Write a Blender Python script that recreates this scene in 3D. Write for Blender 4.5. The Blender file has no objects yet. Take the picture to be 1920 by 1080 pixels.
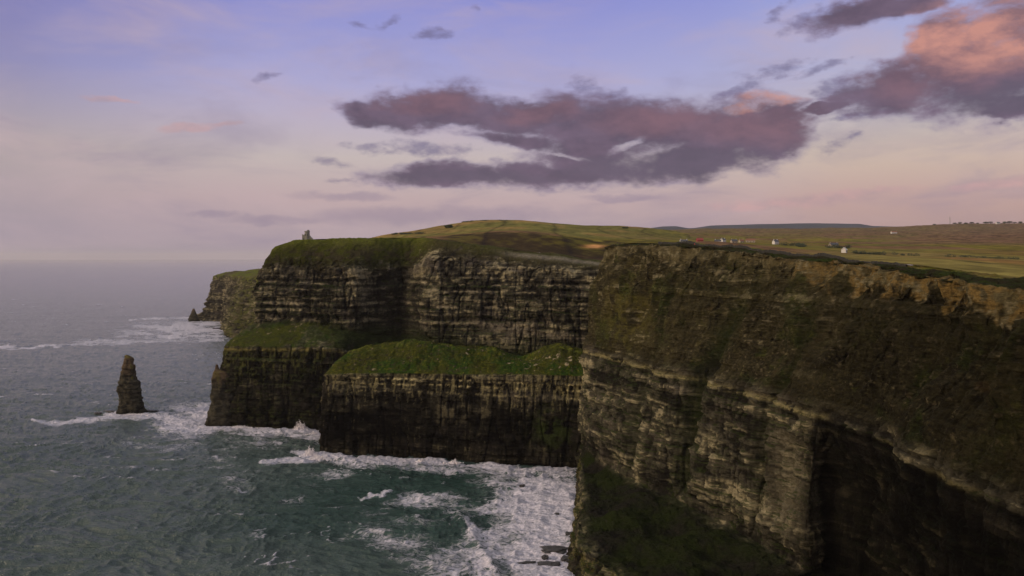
import bpy, bmesh, math, random
import numpy as np
from mathutils import Vector

# ------------------------------------------------------------------ camera
H, F, HY = 181.0, 1500.0, 483.0          # eye height above the sea, focal length and horizon (1920 px wide picture)
scene = bpy.context.scene
C = scene.collection
cam = bpy.data.cameras.new("camera")
cam_o = bpy.data.objects.new("camera", cam)
C.objects.link(cam_o)
cam_o.location = (0, 0, H)
cam_o.rotation_euler = (math.radians(90), 0, 0)
cam.sensor_width = 36.0
cam.lens = 36.0 * F / 1920.0
cam.shift_y = -(540.0 - HY) / 1920.0
cam.clip_start = 1.0
cam.clip_end = 250000.0
scene.camera = cam_o

# ------------------------------------------------------------------ exposure
scene.view_settings.view_transform = 'Standard'
scene.view_settings.look = 'None'
scene.view_settings.exposure = 0.0
scene.view_settings.gamma = 1.0
scene.view_settings.use_curve_mapping = False

# ------------------------------------------------------------------ node helpers
def lin(r, g, b):
    f = lambda c: ((c / 255.0) / 12.92) if c / 255.0 <= 0.04045 else (((c / 255.0) + 0.055) / 1.055) ** 2.4
    return (f(r), f(g), f(b))

class S:
    """a node socket with arithmetic"""
    def __init__(self, nt, s): self.nt, self.s = nt, s
    def _m(self, op, *a):
        n = self.nt.nodes.new('ShaderNodeMath'); n.operation = op
        for i, v in enumerate((self,) + a):
            if isinstance(v, S): self.nt.links.new(v.s, n.inputs[i])
            else: n.inputs[i].default_value = v
        return S(self.nt, n.outputs[0])
    def __add__(self, o): return self._m('ADD', o)
    __radd__ = __add__
    def __mul__(self, o): return self._m('MULTIPLY', o)
    __rmul__ = __mul__
    def __sub__(self, o): return self._m('SUBTRACT', o)
    def __rsub__(self, o): return (self * -1.0) + o
    def __truediv__(self, o): return self._m('DIVIDE', o)
    def pow(self, o): return self._m('POWER', o)
    def max(self, o): return self._m('MAXIMUM', o)
    def min(self, o): return self._m('MINIMUM', o)
    def abs(self): return self._m('ABSOLUTE')
    def clamp(self): return self.max(0.0).min(1.0)
    def smax(self, o, k): return self._m('SMOOTH_MAX', o, k)
    def step(self, a, b, lo=0.0, hi=1.0):
        n = self.nt.nodes.new('ShaderNodeMapRange'); n.interpolation_type = 'SMOOTHSTEP'
        self.nt.links.new(self.s, n.inputs[0])
        n.inputs[1].default_value = a; n.inputs[2].default_value = b
        n.inputs[3].default_value = lo; n.inputs[4].default_value = hi
        return S(self.nt, n.outputs[0])

def node(nt, kind, ins=(), **kw):
    n = nt.nodes.new(kind)
    for k, v in kw.items(): setattr(n, k, v)
    for k, v in dict(ins).items():
        if isinstance(v, S): nt.links.new(v.s, n.inputs[k])
        else: n.inputs[k].default_value = v
    return n

def noise(nt, vec, scale, detail=4.0, rough=0.55, dist=0.0, lac=2.0, color=False):
    n = node(nt, 'ShaderNodeTexNoise', {'Vector': vec, 'Scale': scale, 'Detail': detail, 'Roughness': rough, 'Distortion': dist, 'Lacunarity': lac})
    return S(nt, n.outputs['Color' if color else 'Fac'])

def mix(nt, fac, a, b, mode='MIX'):
    n = nt.nodes.new('ShaderNodeMix'); n.data_type = 'RGBA'; n.blend_type = mode; n.clamp_factor = True
    for key, v in ((0, fac), (6, a), (7, b)):
        if isinstance(v, S): nt.links.new(v.s, n.inputs[key])
        elif key == 0: n.inputs[0].default_value = v
        else: n.inputs[key].default_value = (v[0], v[1], v[2], 1.0)
    return S(nt, n.outputs[2])

def ramp(nt, fac, stops, interp='LINEAR'):
    n = nt.nodes.new('ShaderNodeValToRGB'); nt.links.new(fac.s, n.inputs[0])
    cr = n.color_ramp; cr.interpolation = interp
    while len(cr.elements) < len(stops): cr.elements.new(0.5)
    for e, (p, c) in zip(cr.elements, stops):
        e.position = p; e.color = (c[0], c[1], c[2], 1.0)
    return S(nt, n.outputs[0])

def vmath(nt, op, a, b):
    n = nt.nodes.new('ShaderNodeVectorMath'); n.operation = op
    for i, v in enumerate((a, b)):
        if isinstance(v, S): nt.links.new(v.s, n.inputs[i])
        elif v is not None: n.inputs[i].default_value = v
    return S(nt, n.outputs['Value'] if op == 'LENGTH' else n.outputs[0])

# ------------------------------------------------------------------ world: evening sky with cloud banks
SUN_DIR = Vector((-0.90, -0.34, 0.27)).normalized()          # towards the low western sun
world = bpy.data.worlds.new("World")
scene.world = world
world.use_nodes = True
wt = world.node_tree
wt.nodes.clear()
tc = node(wt, 'ShaderNodeTexCoord')
D = S(wt, tc.outputs['Generated'])
sx = node(wt, 'ShaderNodeSeparateXYZ', {0: D})
dx, dy, dz = (S(wt, sx.outputs[i]) for i in range(3))
az = dx._m('ARCTAN2', dy)                                    # radians, 0 = north (where the cliffs are)
el = dz._m('ARCSINE')
nish = node(wt, 'ShaderNodeTexSky', sky_type='NISHITA')
nish.sun_disc = False
nish.sun_elevation = math.asin(SUN_DIR.z)
nish.sun_rotation = math.atan2(SUN_DIR.x, SUN_DIR.y)
nish.air_density = 1.2; nish.dust_density = 2.0; nish.ozone_density = 3.0
NI = S(wt, nish.outputs[0])
deg = lambda d: math.radians(d)
elf = el * (1.0 / deg(90))                                   # 0..1 from the horizon to the zenith
def srow(rows): return [(e / 90.0, lin(*c)) for e, c in rows]
west = ramp(wt, elf, srow([(0, (138, 134, 154)), (1.5, (152, 142, 158)), (4, (170, 155, 162)), (7, (174, 160, 162)), (9.5, (158, 150, 172)), (12, (138, 135, 178)), (18, (112, 112, 176)), (28, (168, 168, 184)), (45, (202, 200, 202)), (90, (212, 210, 208))]))
mid = ramp(wt, elf, srow([(0, (166, 150, 162)), (1.5, (174, 156, 164)), (4, (190, 166, 168)), (7, (196, 182, 180)), (9.5, (186, 175, 194)), (12, (170, 168, 210)), (18, (138, 142, 208)), (28, (176, 178, 194)), (45, (202, 200, 202)), (90, (212, 210, 208))]))
east = ramp(wt, elf, srow([(0, (172, 140, 142)), (1.5, (174, 144, 142)), (4, (192, 160, 154)), (7, (204, 184, 168)), (9.5, (186, 180, 186)), (12, (178, 178, 208)), (18, (150, 158, 215)), (28, (176, 178, 194)), (45, (202, 200, 202)), (90, (212, 210, 208))]))
wob = noise(wt, D, 3.0, 3.0)
azw = az + (wob - 0.5) * 0.35
sky = mix(wt, azw.step(deg(-36), deg(-10)), west, mid)
sky = mix(wt, azw.step(deg(2), deg(28)), sky, east)
# thin veils, stretched along the horizon
P = S(wt, node(wt, 'ShaderNodeCombineXYZ', {0: az, 1: el, 2: 0.0}).outputs[0])
Pst = S(wt, node(wt, 'ShaderNodeCombineXYZ', {0: az, 1: el * 3.2, 2: 0.0}).outputs[0])
veil = noise(wt, Pst, 4.0, 6.0, 0.6, 0.4)
sky = mix(wt, veil.step(0.42, 0.80) * 0.55, sky, lin(196, 172, 178))
veil2 = noise(wt, vmath(wt, 'ADD', Pst, (4.1, 2.2, 0)), 5.5, 5.0, 0.6, 0.5)
sky = mix(wt, veil2.step(0.46, 0.78) * 0.48 * el.step(deg(22), deg(4)), sky, lin(136, 124, 152))

def PE(px, py, rx, ry, rot=0.0):
    """an ellipse of sky given as the picture shows it -> azimuth/elevation centre and radii"""
    a = math.atan((px - 960) / F)
    e = math.atan((HY - py) / F * math.cos(a))
    k = math.cos(a)
    return a, e, rx / F * k * k, ry / F * k, math.radians(rot)

Pel = S(wt, node(wt, 'ShaderNodeCombineXYZ', {0: az, 1: el * 1.9, 2: 0.0}).outputs[0])
def warp(vec, scale, amt, seed):
    n = noise(wt, vmath(wt, 'ADD', Pel, (seed, 0.3 * seed, 0)), scale, 4.0, 0.6, 0.0, color=True)
    m = vmath(wt, 'MULTIPLY', vmath(wt, 'SUBTRACT', n, (0.5, 0.5, 0.5)), (amt, amt * 0.55, 0))
    return vmath(wt, 'ADD', vec, m)
Pw = warp(warp(P, 8.0, 0.085, 3.1), 34.0, 0.030, 7.7)        # billowing edge
Pf = warp(P, 30.0, 0.030, 1.7)                               # for the small scraps

def blob(vec, px, py, rx, ry, rot=0.0, w=1.0):
    a, e, ra, re, r = PE(px, py, rx, ry, rot)
    m = node(wt, 'ShaderNodeMapping', {'Vector': vec}, vector_type='TEXTURE')
    m.inputs['Location'].default_value = (a, e, 0)
    m.inputs['Rotation'].default_value = (0, 0, r)
    m.inputs['Scale'].default_value = (ra, re, 1)
    o = S(wt, m.outputs[0])
    d2 = vmath(wt, 'DOT_PRODUCT', o, o); d2 = S(wt, d2.s.node.outputs['Value'])
    return (1.0 - d2).max(-2.0) * w

def field(vec, lst, k=0.3):
    out = None
    for b in lst:
        v = blob(vec, *b)
        out = v if out is None else out.smax(v, k)
    return out

BANK = [(800, 200, 120, 40, 4), (720, 212, 90, 22, -8), (960, 218, 190, 36, -5), (1180, 238, 260, 60, -3), (1390, 255, 150, 68, 2), (1450, 240, 80, 54), (1545, 205, 60, 12, 14), (1120, 285, 150, 36), (960, 262, 120, 22, -8),
        (850, 332, 160, 28, 2), (1040, 322, 180, 32, 3), (1280, 304, 200, 36, 5), (1440, 280, 80, 30, 10),
        (1840, 130, 200, 90, 4), (1670, 160, 130, 52, 10), (1900, 60, 110, 75), (1780, 60, 90, 42, 20), (1900, 195, 90, 22), (1620, 22, 120, 30, 6), (1720, 10, 80, 22, 6)]
WISP = [(622, 303, 42, 9, -4), (642, 338, 30, 6), (700, 280, 62, 10, -4), (800, 276, 85, 14, -2), (1100, 158, 40, 24, -30), (1140, 176, 40, 12),
        (728, 41, 26, 9, 38), (680, 48, 24, 7, -14), (812, 64, 38, 10, 6), (896, 14, 9, 7), (1572, 270, 50, 13, 22), (1600, 255, 18, 7, 20), (1450, 132, 70, 15, 8), (1540, 128, 60, 9, 14), (1385, 168, 54, 8, 20),
        (1500, 40, 50, 12, 30), (1460, 24, 30, 10, 40), (500, 145, 32, 7, 20), (1620, 216, 70, 6, 4), (1560, 165, 40, 14, 10)]
fb = noise(wt, Pel, 15.0, 9.0, 0.60, 0.15)
fh = noise(wt, Pel, 70.0, 4.0, 0.6)
dens = field(Pw, BANK) + (fb - 0.5) * 2.1 + (fh - 0.5) * 0.55 + 0.26
hole = field(Pf, [(895, 268, 85, 14, -8), (1175, 272, 44, 8, 24, 0.7), (1060, 292, 50, 5, -12, 0.6), (1660, 85, 36, 26), (1520, 165, 40, 16), (1560, 240, 30, 16)]) + (fb - 0.5) * 2.6
dens = dens - hole.step(-0.6, 1.9) * 1.35
bank_a = dens.step(-0.25, 1.0)
wdens = field(Pf, WISP, 0.12) + (fb - 0.5) * 4.6 + (fh - 0.5) * 2.6
wisp_a = wdens.step(-0.5, 1.7) * 0.72
# shading of the banks: crests catch the last light, bellies stay slate
Pup = vmath(wt, 'ADD', Pel, (0.010, 0.030, 0))
fb_up = noise(wt, Pup, 15.0, 6.0, 0.6, 0.15)
relief = ((fb - fb_up) * 3.4 + (fh - 0.5) * 0.9 + 0.45).clamp()
thick = dens.step(0.25, 1.25)
ccol = mix(wt, relief, lin(92, 80, 102), lin(122, 104, 128))
ccol = mix(wt, thick * 0.5, ccol, lin(102, 82, 98))
ccol = mix(wt, bank_a.step(0.35, 1.0, 0.6, 0.0), ccol, lin(140, 130, 165))
slate = field(Pw, [(1240, 315, 230, 30), (700, 235, 90, 22), (1900, 180, 150, 30), (880, 335, 200, 18)], 0.2)
ccol = mix(wt, slate.step(-0.2, 0.9) * 0.6, ccol, lin(92, 82, 100))
glow = field(Pw, [(1830, 110, 170, 60), (1700, 130, 110, 60), (1420, 240, 150, 48), (1240, 225, 150, 32), (800, 186, 100, 22), (1010, 215, 90, 20)], 0.2)
gl = field(Pw, [(1850, 62, 150, 66), (1445, 190, 60, 13), (1395, 208, 30, 10), (1730, 70, 50, 30)], 0.2)
ccol = mix(wt, glow.step(-0.4, 1.2) * 0.40 * (relief * 0.5 + 0.6), ccol, lin(144, 98, 102))
ccol = mix(wt, gl.step(-0.9, 1.1) * (relief * 0.75 + 0.35), ccol, lin(198, 140, 128))
pink = field(Pf, [(355, 238, 62, 9, 8), (420, 232, 40, 6, 4), (1500, 378, 220, 14, 4), (1610, 362, 110, 10, 4), (1870, 345, 120, 12, 6), (200, 186, 60, 6)], 0.1)
pcol = mix(wt, relief, lin(170, 144, 152), lin(204, 160, 160))
sky = mix(wt, (pink + (fb - 0.5) * 2.2).step(-0.2, 1.2) * 0.62, sky, pcol)
low = field(Pf, [(650, 368, 100, 9), (820, 405, 300, 20, 1), (1170, 372, 80, 7), (520, 412, 120, 10), (400, 402, 60, 8)], 0.12) + (fb - 0.5) * 2.0
sky = mix(wt, low.step(-0.4, 1.2) * 0.42, sky, lin(126, 114, 144))
sky = mix(wt, wisp_a, sky, lin(108, 100, 134))
sky = mix(wt, bank_a, sky, ccol)
# the sunset glow low in the west, out of the picture
g1 = vmath(wt, 'DOT_PRODUCT', D, tuple(SUN_DIR)); g1 = S(wt, g1.s.node.outputs['Value'])
sky = mix(wt, g1.step(0.2, 1.0) * el.step(deg(50), deg(0)) * 0.9, sky, (1.5, 1.05, 0.68))
nscaled = mix(wt, 1.0, NI, (0.004, 0.004, 0.004), 'MULTIPLY')
sky = mix(wt, 1.0, sky, nscaled, 'ADD')
# below the horizon the world only shows past the sea's far edge
bg = node(wt, 'ShaderNodeBackground', {'Color': sky, 'Strength': 1.0})
wo = node(wt, 'ShaderNodeOutputWorld')
wt.links.new(bg.outputs[0], wo.inputs[0])
world.cycles.sampling_method = 'MANUAL'
world.cycles.sample_map_resolution = 512

sun = bpy.data.lights.new("sun", 'SUN')
sun.energy = 2.0
sun.angle = math.radians(6)
sun.color = (1.0, 0.80, 0.58)
sun_o = bpy.data.objects.new("sun", sun)
C.objects.link(sun_o)
sun_o.rotation_euler = SUN_DIR.to_track_quat('Z', 'Y').to_euler()

# ------------------------------------------------------------------ tagging
def tag(o, label=None, cat=None, group=None, kind=None):
    if label: o['label'] = label
    if cat: o['category'] = cat
    if group: o['group'] = group
    if kind: o['kind'] = kind
    return o

def thing(name, label, cat, loc, rz=0.0, group=None, scale=1.0):
    o = bpy.data.objects.new(name, None); C.objects.link(o)
    o.location = loc; o.rotation_euler = (0, 0, rz); o.scale = (scale,) * 3
    o.empty_display_size = 0.5
    return tag(o, label, cat, group)

def link_mesh(name, me, mat, parent=None):
    o = bpy.data.objects.new(name, me); C.objects.link(o)
    if mat and not me.materials: me.materials.append(mat)
    if parent: o.parent = parent
    return o

# ------------------------------------------------------------------ numpy noise
_A1, _A2, _A3 = np.uint32(374761393), np.uint32(668265263), np.uint32(2147483647)
def _fin(n):
    n = (n ^ (n >> np.uint32(13))) * np.uint32(1274126177)
    n = (n ^ (n >> np.uint32(16))) * np.uint32(2246822519)
    n = n ^ (n >> np.uint32(15))
    return (n & np.uint32(0xFFFFFF)).astype(np.float32) * np.float32(1.0 / 0x800000) - np.float32(1.0)
def _u(a): return a.astype(np.int64).astype(np.uint32)
def _sd(seed): return np.uint32((seed * 1274126177) & 0xFFFFFFFF)

def _h(ix, iy, iz, seed):
    return _fin(_u(ix) * _A1 + _u(iy) * _A2 + _u(iz) * _A3 + _sd(seed))

def vn(x, y, z=None, seed=0):
    """smooth value noise, -1..1"""
    x = np.asarray(x); y = np.asarray(y)
    def prep(a):
        f = np.floor(a); t = (a - f).astype(np.float32)
        return _u(f), t * t * t * (t * (t * 6 - 15) + 10)
    ux, tx = prep(x); uy, ty = prep(y)
    hx = ux * _A1 + _sd(seed); hx = (hx, hx + _A1)
    hy = uy * _A2; hy = (hy, hy + _A2)
    if z is not None:
        uz, tz = prep(np.asarray(z)); hz = uz * _A3; hz = (hz, hz + _A3)
    def plane(k):
        r = []
        for i in (0, 1):
            c0, c1 = hx[i] + hy[0], hx[i] + hy[1]
            if k is not None: c0, c1 = c0 + hz[k], c1 + hz[k]
            a0, a1 = _fin(c0), _fin(c1)
            r.append(a0 + (a1 - a0) * ty)
        return r[0] + (r[1] - r[0]) * tx
    if z is None: return plane(None)
    p0, p1 = plane(0), plane(1)
    return p0 + (p1 - p0) * tz

def fbm(x, y, z=None, oct=4, rough=0.5, seed=0):
    a, s, tot = 1.0, 0.0, 0.0
    for o in range(oct):
        k = 2.03 ** o
        s = s + a * vn(x * k + 17.3 * o, y * k - 9.1 * o, None if z is None else z * k + 3.7 * o, seed + o)
        tot += a; a *= rough
    return s / tot * 1.6

def ss(x, a, b):
    t = np.clip((x - a) / (b - a), 0, 1); return t * t * (3 - 2 * t)

def to_px(X, Y, Z):
    Yc = np.maximum(Y, 60.0)
    return 960 + F * X / Yc, HY - F * (Z - H) / Yc

def W(px, py, Y):
    return ((px - 960) * Y / F, Y, H - (py - HY) * Y / F)

def SEA(px, py):
    Y = H * F / (py - HY); return ((px - 960) * Y / F, Y)

# ------------------------------------------------------------------ lofted landforms
def crom(P, t):
    """Catmull-Rom through the rows of P (n, ...), t in 0..n-1"""
    n = len(P); i = np.clip(np.floor(t).astype(int), 0, n - 2); f = (t - i)
    sh = (-1,) + (1,) * (P.ndim - 1); f = f.reshape(sh)
    p0, p1, p2, p3 = P[np.maximum(i - 1, 0)], P[i], P[i + 1], P[np.minimum(i + 2, n - 1)]
    T = 0.35
    m1, m2 = (p2 - p0) * T, (p3 - p1) * T
    h00 = 2 * f ** 3 - 3 * f ** 2 + 1; h10 = f ** 3 - 2 * f ** 2 + f; h01 = -2 * f ** 3 + 3 * f ** 2; h11 = f ** 3 - f ** 2
    return h00 * p1 + h10 * m1 + h01 * p2 + h11 * m2

def screen_len(A, B):
    a = np.stack(to_px(A[..., 0], A[..., 1], A[..., 2]), -1); b = np.stack(to_px(B[..., 0], B[..., 1], B[..., 2]), -1)
    return np.linalg.norm(a - b, axis=-1)

def base_loft(sections, step=1.3, cap=260, vcap=400):
    P = np.array(sections, float)                 # (sections, K, 3)
    ts = []
    for i in range(len(P) - 1):
        n = int(np.clip(np.max(screen_len(P[i], P[i + 1])[1:6]) / step, 8, cap))
        ts.append(i + np.arange(n) / n)
    t = np.concatenate(ts + [[len(P) - 1]])
    A = crom(P, t)                                # (nu, K, 3)
    vs = []
    for k in range(P.shape[1] - 1):
        L = screen_len(P[:, k], P[:, k + 1]); L = np.minimum(L, 900)
        n = int(np.clip(np.max(L) / step, 4, vcap))
        vs.append(k + np.arange(n) / n)
    v = np.concatenate(vs + [[P.shape[1] - 1]])
    k = np.clip(np.floor(v).astype(int), 0, P.shape[1] - 2); f = (v - k)[None, :, None]
    G = A[:, k] * (1 - f) + A[:, k + 1] * f
    for _ in range(6):                            # round the arrises a little
        G[:, 1:-1] = 0.5 * G[:, 1:-1] + 0.25 * (G[:, :-2] + G[:, 2:])
        G[1:-1] = 0.5 * G[1:-1] + 0.25 * (G[:-2] + G[2:])
    return G, np.broadcast_to(v[None, :], G.shape[:2]), np.broadcast_to(t[:, None], G.shape[:2])

def normals(G):
    du = np.gradient(G, axis=0); dv = np.gradient(G, axis=1)
    n = np.cross(du, dv); n /= (np.linalg.norm(n, axis=-1, keepdims=True) + 1e-9)
    return n

def grid_mesh(name, G, attrs=None, mask=None, smooth=True, flip=False):
    nu, nv = G.shape[:2]
    idx = np.arange(nu * nv).reshape(nu, nv)
    q = np.stack([idx[:-1, :-1], idx[1:, :-1], idx[1:, 1:], idx[:-1, 1:]], -1)
    if flip: q = q[..., ::-1]
    if mask is not None:
        mf = mask[:-1, :-1] & mask[1:, :-1] & mask[1:, 1:] & mask[:-1, 1:]
        q = q[mf]
    q = q.reshape(-1, 4)
    used = np.unique(q); remap = np.zeros(nu * nv, int); remap[used] = np.arange(len(used)); q = remap[q]
    co = G.reshape(-1, 3)[used]
    me = bpy.data.meshes.new(name)
    me.vertices.add(len(co)); me.vertices.foreach_set('co', co.astype(np.float32).ravel())
    me.loops.add(len(q) * 4); me.loops.foreach_set('vertex_index', q.astype(np.int32).ravel())
    me.polygons.add(len(q))
    me.polygons.foreach_set('loop_start', (np.arange(len(q)) * 4).astype(np.int32))
    me.polygons.foreach_set('loop_total', np.full(len(q), 4, np.int32))
    me.polygons.foreach_set('use_smooth', np.full(len(q), smooth))
    me.update(calc_edges=True)
    for k, v in (attrs or {}).items():
        if v.ndim == 3:
            a = me.attributes.new(k, 'FLOAT_COLOR', 'POINT')
            c = np.ones((len(used), 4), np.float32); c[:, :3] = v.reshape(-1, 3)[used]
            a.data.foreach_set('color', c.ravel())
        else:
            a = me.attributes.new(k, 'FLOAT', 'POINT')
            a.data.foreach_set('value', v.reshape(-1)[used].astype(np.float32))
    return me

def strata(X, Y, Z, thick, seed, dip=0.0, horiz=14.0):
    """bedded rock: every bed has an outline of its own; returns offset -1..1 and the bed number"""
    zz = Z + 2.2 * vn(X / 90, Y / 90, None, seed + 50) + dip * X + 0.6 * vn(X / 20, Y / 20, None, seed + 51)
    zz = zz + thick * 0.8 * vn(zz / (thick * 3.3), zz * 0, None, seed + 60)
    L = np.floor(zz / thick); fr = zz / thick - L
    def lay(l):
        return 0.55 * _h(l, l * 0, l * 0, seed) + 0.75 * vn(X / horiz + l * 7.31, Y / horiz - l * 3.17, l * 1.7, seed + 5)
    w = ss(fr, 0.82, 1.0)
    return lay(L) * (1 - w) + lay(L + 1) * w, L, fr

def rockify(G, rockw, seed, amp=1.0):
    """push a smooth loft into bedded, jointed rock. rockw 0..1: bare rock, 0 = slope"""
    N = normals(G)
    Nh = N.copy(); Nh[..., 2] *= 0.15
    Nh /= (np.linalg.norm(Nh, axis=-1, keepdims=True) + 1e-9)
    X, Y, Z = G[..., 0], G[..., 1], G[..., 2]
    a0, _, _ = strata(X, Y, Z, 17.0, seed + 2, horiz=30)
    a, La, fa = strata(X, Y, Z, 8.5, seed, horiz=16)
    b, Lb, fb_ = strata(X, Y, Z, 3.1, seed + 7, horiz=7)
    c, Lc, fc = strata(X, Y, Z, 1.25, seed + 13, horiz=3.4)
    butt = fbm(X / 26, Y / 26, Z / 90, 3, 0.55, seed + 21)
    j1 = vn(X / 7.5, Y / 7.5, Z / 45, seed + 31); cut = np.exp(-(j1 / 0.10) ** 2)
    j2 = vn(X / 2.6, Y / 2.6, Z / 12, seed + 33); cut2 = np.exp(-(j2 / 0.16) ** 2)
    fine = fbm(X / 1.6, Y / 1.6, Z / 1.3, 3, 0.6, seed + 41)
    lump = fbm(X / 13, Y / 13, Z / 13, 4, 0.55, seed + 43)
    bq = np.floor(Z / 6.3 + 0.4 * vn(X / 30, Y / 30, None, seed + 90)); blk = _h(np.floor((X + Y * 0.6) / 5.2 + bq * 0.37), bq, np.floor((Y - X * 0.6) / 5.2 + bq * 0.61), seed + 91) * ss(vn(X / 18, Y / 18, Z / 14, seed + 92), -0.2, 0.3)
    d = rockw * (2.2 * a0 + 1.7 * a + 1.4 * b * (0.6 + 0.6 * ss(butt, -0.5, 0.5)) + 0.65 * c + 2.8 * butt - 2.2 * cut - 0.8 * cut2 + 0.35 * fine + 1.2 * blk) + (1 - rockw) * (1.6 * lump + 0.25 * fine + 0.5 * butt)
    G2 = G + Nh * (d * amp)[..., None]
    return G2, dict(a=a, b=b, c=c, La=La, Lb=Lb, Lc=Lc, cut=cut, cut2=cut2, lump=lump, fine=fine, butt=butt)

def lerp(a, b, w): return a * (1 - w[..., None]) + b * w[..., None]

ROCK = np.array((0.066, 0.060, 0.041)); ROCK_D = np.array((0.016, 0.0145, 0.011)); ROCK_L = np.array((0.30, 0.262, 0.158))
ROCK_P = np.array((0.098, 0.083, 0.067)); LICH = np.array((0.27, 0.23, 0.070)); GRASS = np.array((0.090, 0.102, 0.015))
MOSS = np.array((0.032, 0.045, 0.010)); BRIGHT = np.array((0.050, 0.108, 0.012)); HEATH = np.array((0.062, 0.054, 0.027)); OCHRE = np.array((0.26, 0.175, 0.060))

def rock_colour(G, m, seed, light=0.0):
    X, Y, Z = G[..., 0], G[..., 1], G[..., 2]
    tone = 0.5 + 0.30 * m['b'] + 0.22 * m['c'] + 0.25 * fbm(X / 9, Y / 9, Z / 4, 3, 0.6, seed + 70) + light
    streak = fbm(X / 2.2, Y / 2.2, Z / 16, 4, 0.6, seed + 71)
    tone = tone + 0.22 * streak - 0.36 * m['cut'] - 0.15 * m['cut2']
    blot = fbm(X / 21, Y / 21, Z / 11, 4, 0.6, seed + 76)
    zone = fbm(X / 55, Y / 55, Z / 22, 3, 0.55, seed + 77)
    tone = 0.42 + (tone + 0.35 * blot - 0.47) * 1.35 + 0.38 * zone
    c = lerp(np.broadcast_to(ROCK_D, G.shape), ROCK, ss(tone, 0.10, 0.62))
    c = lerp(c, ROCK_L, ss(tone, 0.72, 1.30))
    pk = ss(fbm(X / 30, Y / 30, Z / 12, 3, 0.5, seed + 72), 0.25, 0.7) * 0.5
    c = lerp(c, ROCK_P * (0.5 + np.clip(tone, 0, 1)[..., None]), pk)
    return c, tone, streak

# ---- sections of the near headland (right half of the picture), metres.  foot, wall top, bench back, mid face, ledge, rim, field edge
NEAR = [
 [(125,800,-5),(130,795,16),(140,790,24),(142,788,62),(150,785,104),(162,770,186),(172,778,188)],
 [(60,735,-5),(64,730,16),(72,725,24),(72,722,62),(78,720,104),(96,712,187),(104,722,190)],
 [(57,684,-5),(58,674,17),(60,662,24),(56,659,62),(61,668,104),(76,662,189),(84,672,192.6)],
 [(46,600,-5),(52,598,17),(72,600,24),(71,600,65),(82,602,104),(100,612,190.5),(112,625,192.5)],
 [(40,528,-5),(46,526,18),(94,526,28),(97,528,68),(103,532,104),(130,555,187),(142,570,189.5)],
 [(32,455,-5),(38,455,18),(126,455,27),(129,456,66),(134,458,104),(166,485,180),(178,500,182.6)],
 [(56,395,-5),(63,395,16),(143,393,27),(144,394,66),(147,396,104),(182,420,176.5),(196,437,178.5)],
 [(84,362,-5),(92,364,16),(160,397,26),(160,399,66),(152,381,104),(186,395,174),(203,413,177)],
 [(98,338,-5),(106,340,16),(174,366,26),(171,366,66),(156,347,104),(186,366,171.8),(206,388,175.5)],
 [(100,300,-5),(108,302,16),(166,309,26),(163,309,66),(154,311,104),(181,333,171.2),(206,358,173.5)],
 [(98,255,-5),(106,256,16),(151,262,24),(151,265,66),(154,270,104),(174,290,169.5),(207,325,172)],
 [(96,210,-5),(104,212,16),(150,224,24),(151,226,66),(155,230,104),(175,246,168.5),(210,284,172)],
 [(100,90,-5),(108,92,16),(150,96,24),(152,98,66),(158,100,104),(178,105,163),(215,120,169)],
 [(96,-60,-5),(104,-60,16),(146,-60,24),(150,-60,66),(156,-60,104),(178,-60,163),(215,-60,169)],
]
# ---- tower headland and the cliff round the bay. foot, tier edge, foot of upper cliff, mid, brow, top
TOWER = [
 [(-350,1400,-5),(-344,1400,80),(-325,1400,108),(-321,1400,140),(-316,1400,165),(-298,1398,182)],
 [(-312,1080,-5),(-306,1075,82),(-276,1065,108),(-272,1062,140),(-268,1058,168),(-250,1050,190)],
 [(-334,930,-5),(-324,930,83),(-292,930,108),(-290,930,140),(-285,930,168),(-270,935,192)],
 [(-328,866,-5),(-317,876,84),(-289,895,106),(-287,897,140),(-284,899,166),(-269,907,193)],
 [(-287,850,-5),(-281,858,85),(-263,886,110),(-261,888,142),(-259,891,170),(-249,908,199.6)],
 [(-240,842,-5),(-236,850,86),(-222,878,110),(-220,880,142),(-218,884,170),(-205,912,202.6)],
 [(-192,834,-5),(-188,842,86),(-176,870,100),(-174,873,140),(-172,876,168),(-160,910,203.5)],
 [(-140,862,-5),(-138,868,70),(-126,898,92),(-124,900,138),(-121,903,168),(-110,925,203.6)],
 [(-96,838,-5),(-94,845,66),(-90,856,88),(-89,860,140),(-88,868,178),(-84,892,201.5)],
 [(-52,826,-5),(-52,832,64),(-50,845,84),(-49,850,138),(-49,858,174),(-47,880,195)],
 [(0,815,-5),(0,822,60),(-4,838,80),(-4,842,134),(-4,850,168),(-2,868,188)],
 [(55,800,-5),(55,806,60),(50,822,80),(50,826,130),(50,832,165),(52,850,182)],
 [(100,790,-5),(100,796,60),(96,812,80),(96,815,128),(96,820,163),(98,836,176)],
 [(150,778,-5),(150,782,84),(148,790,92),(148,795,128),(150,800,163),(156,812,180)],
]
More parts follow.
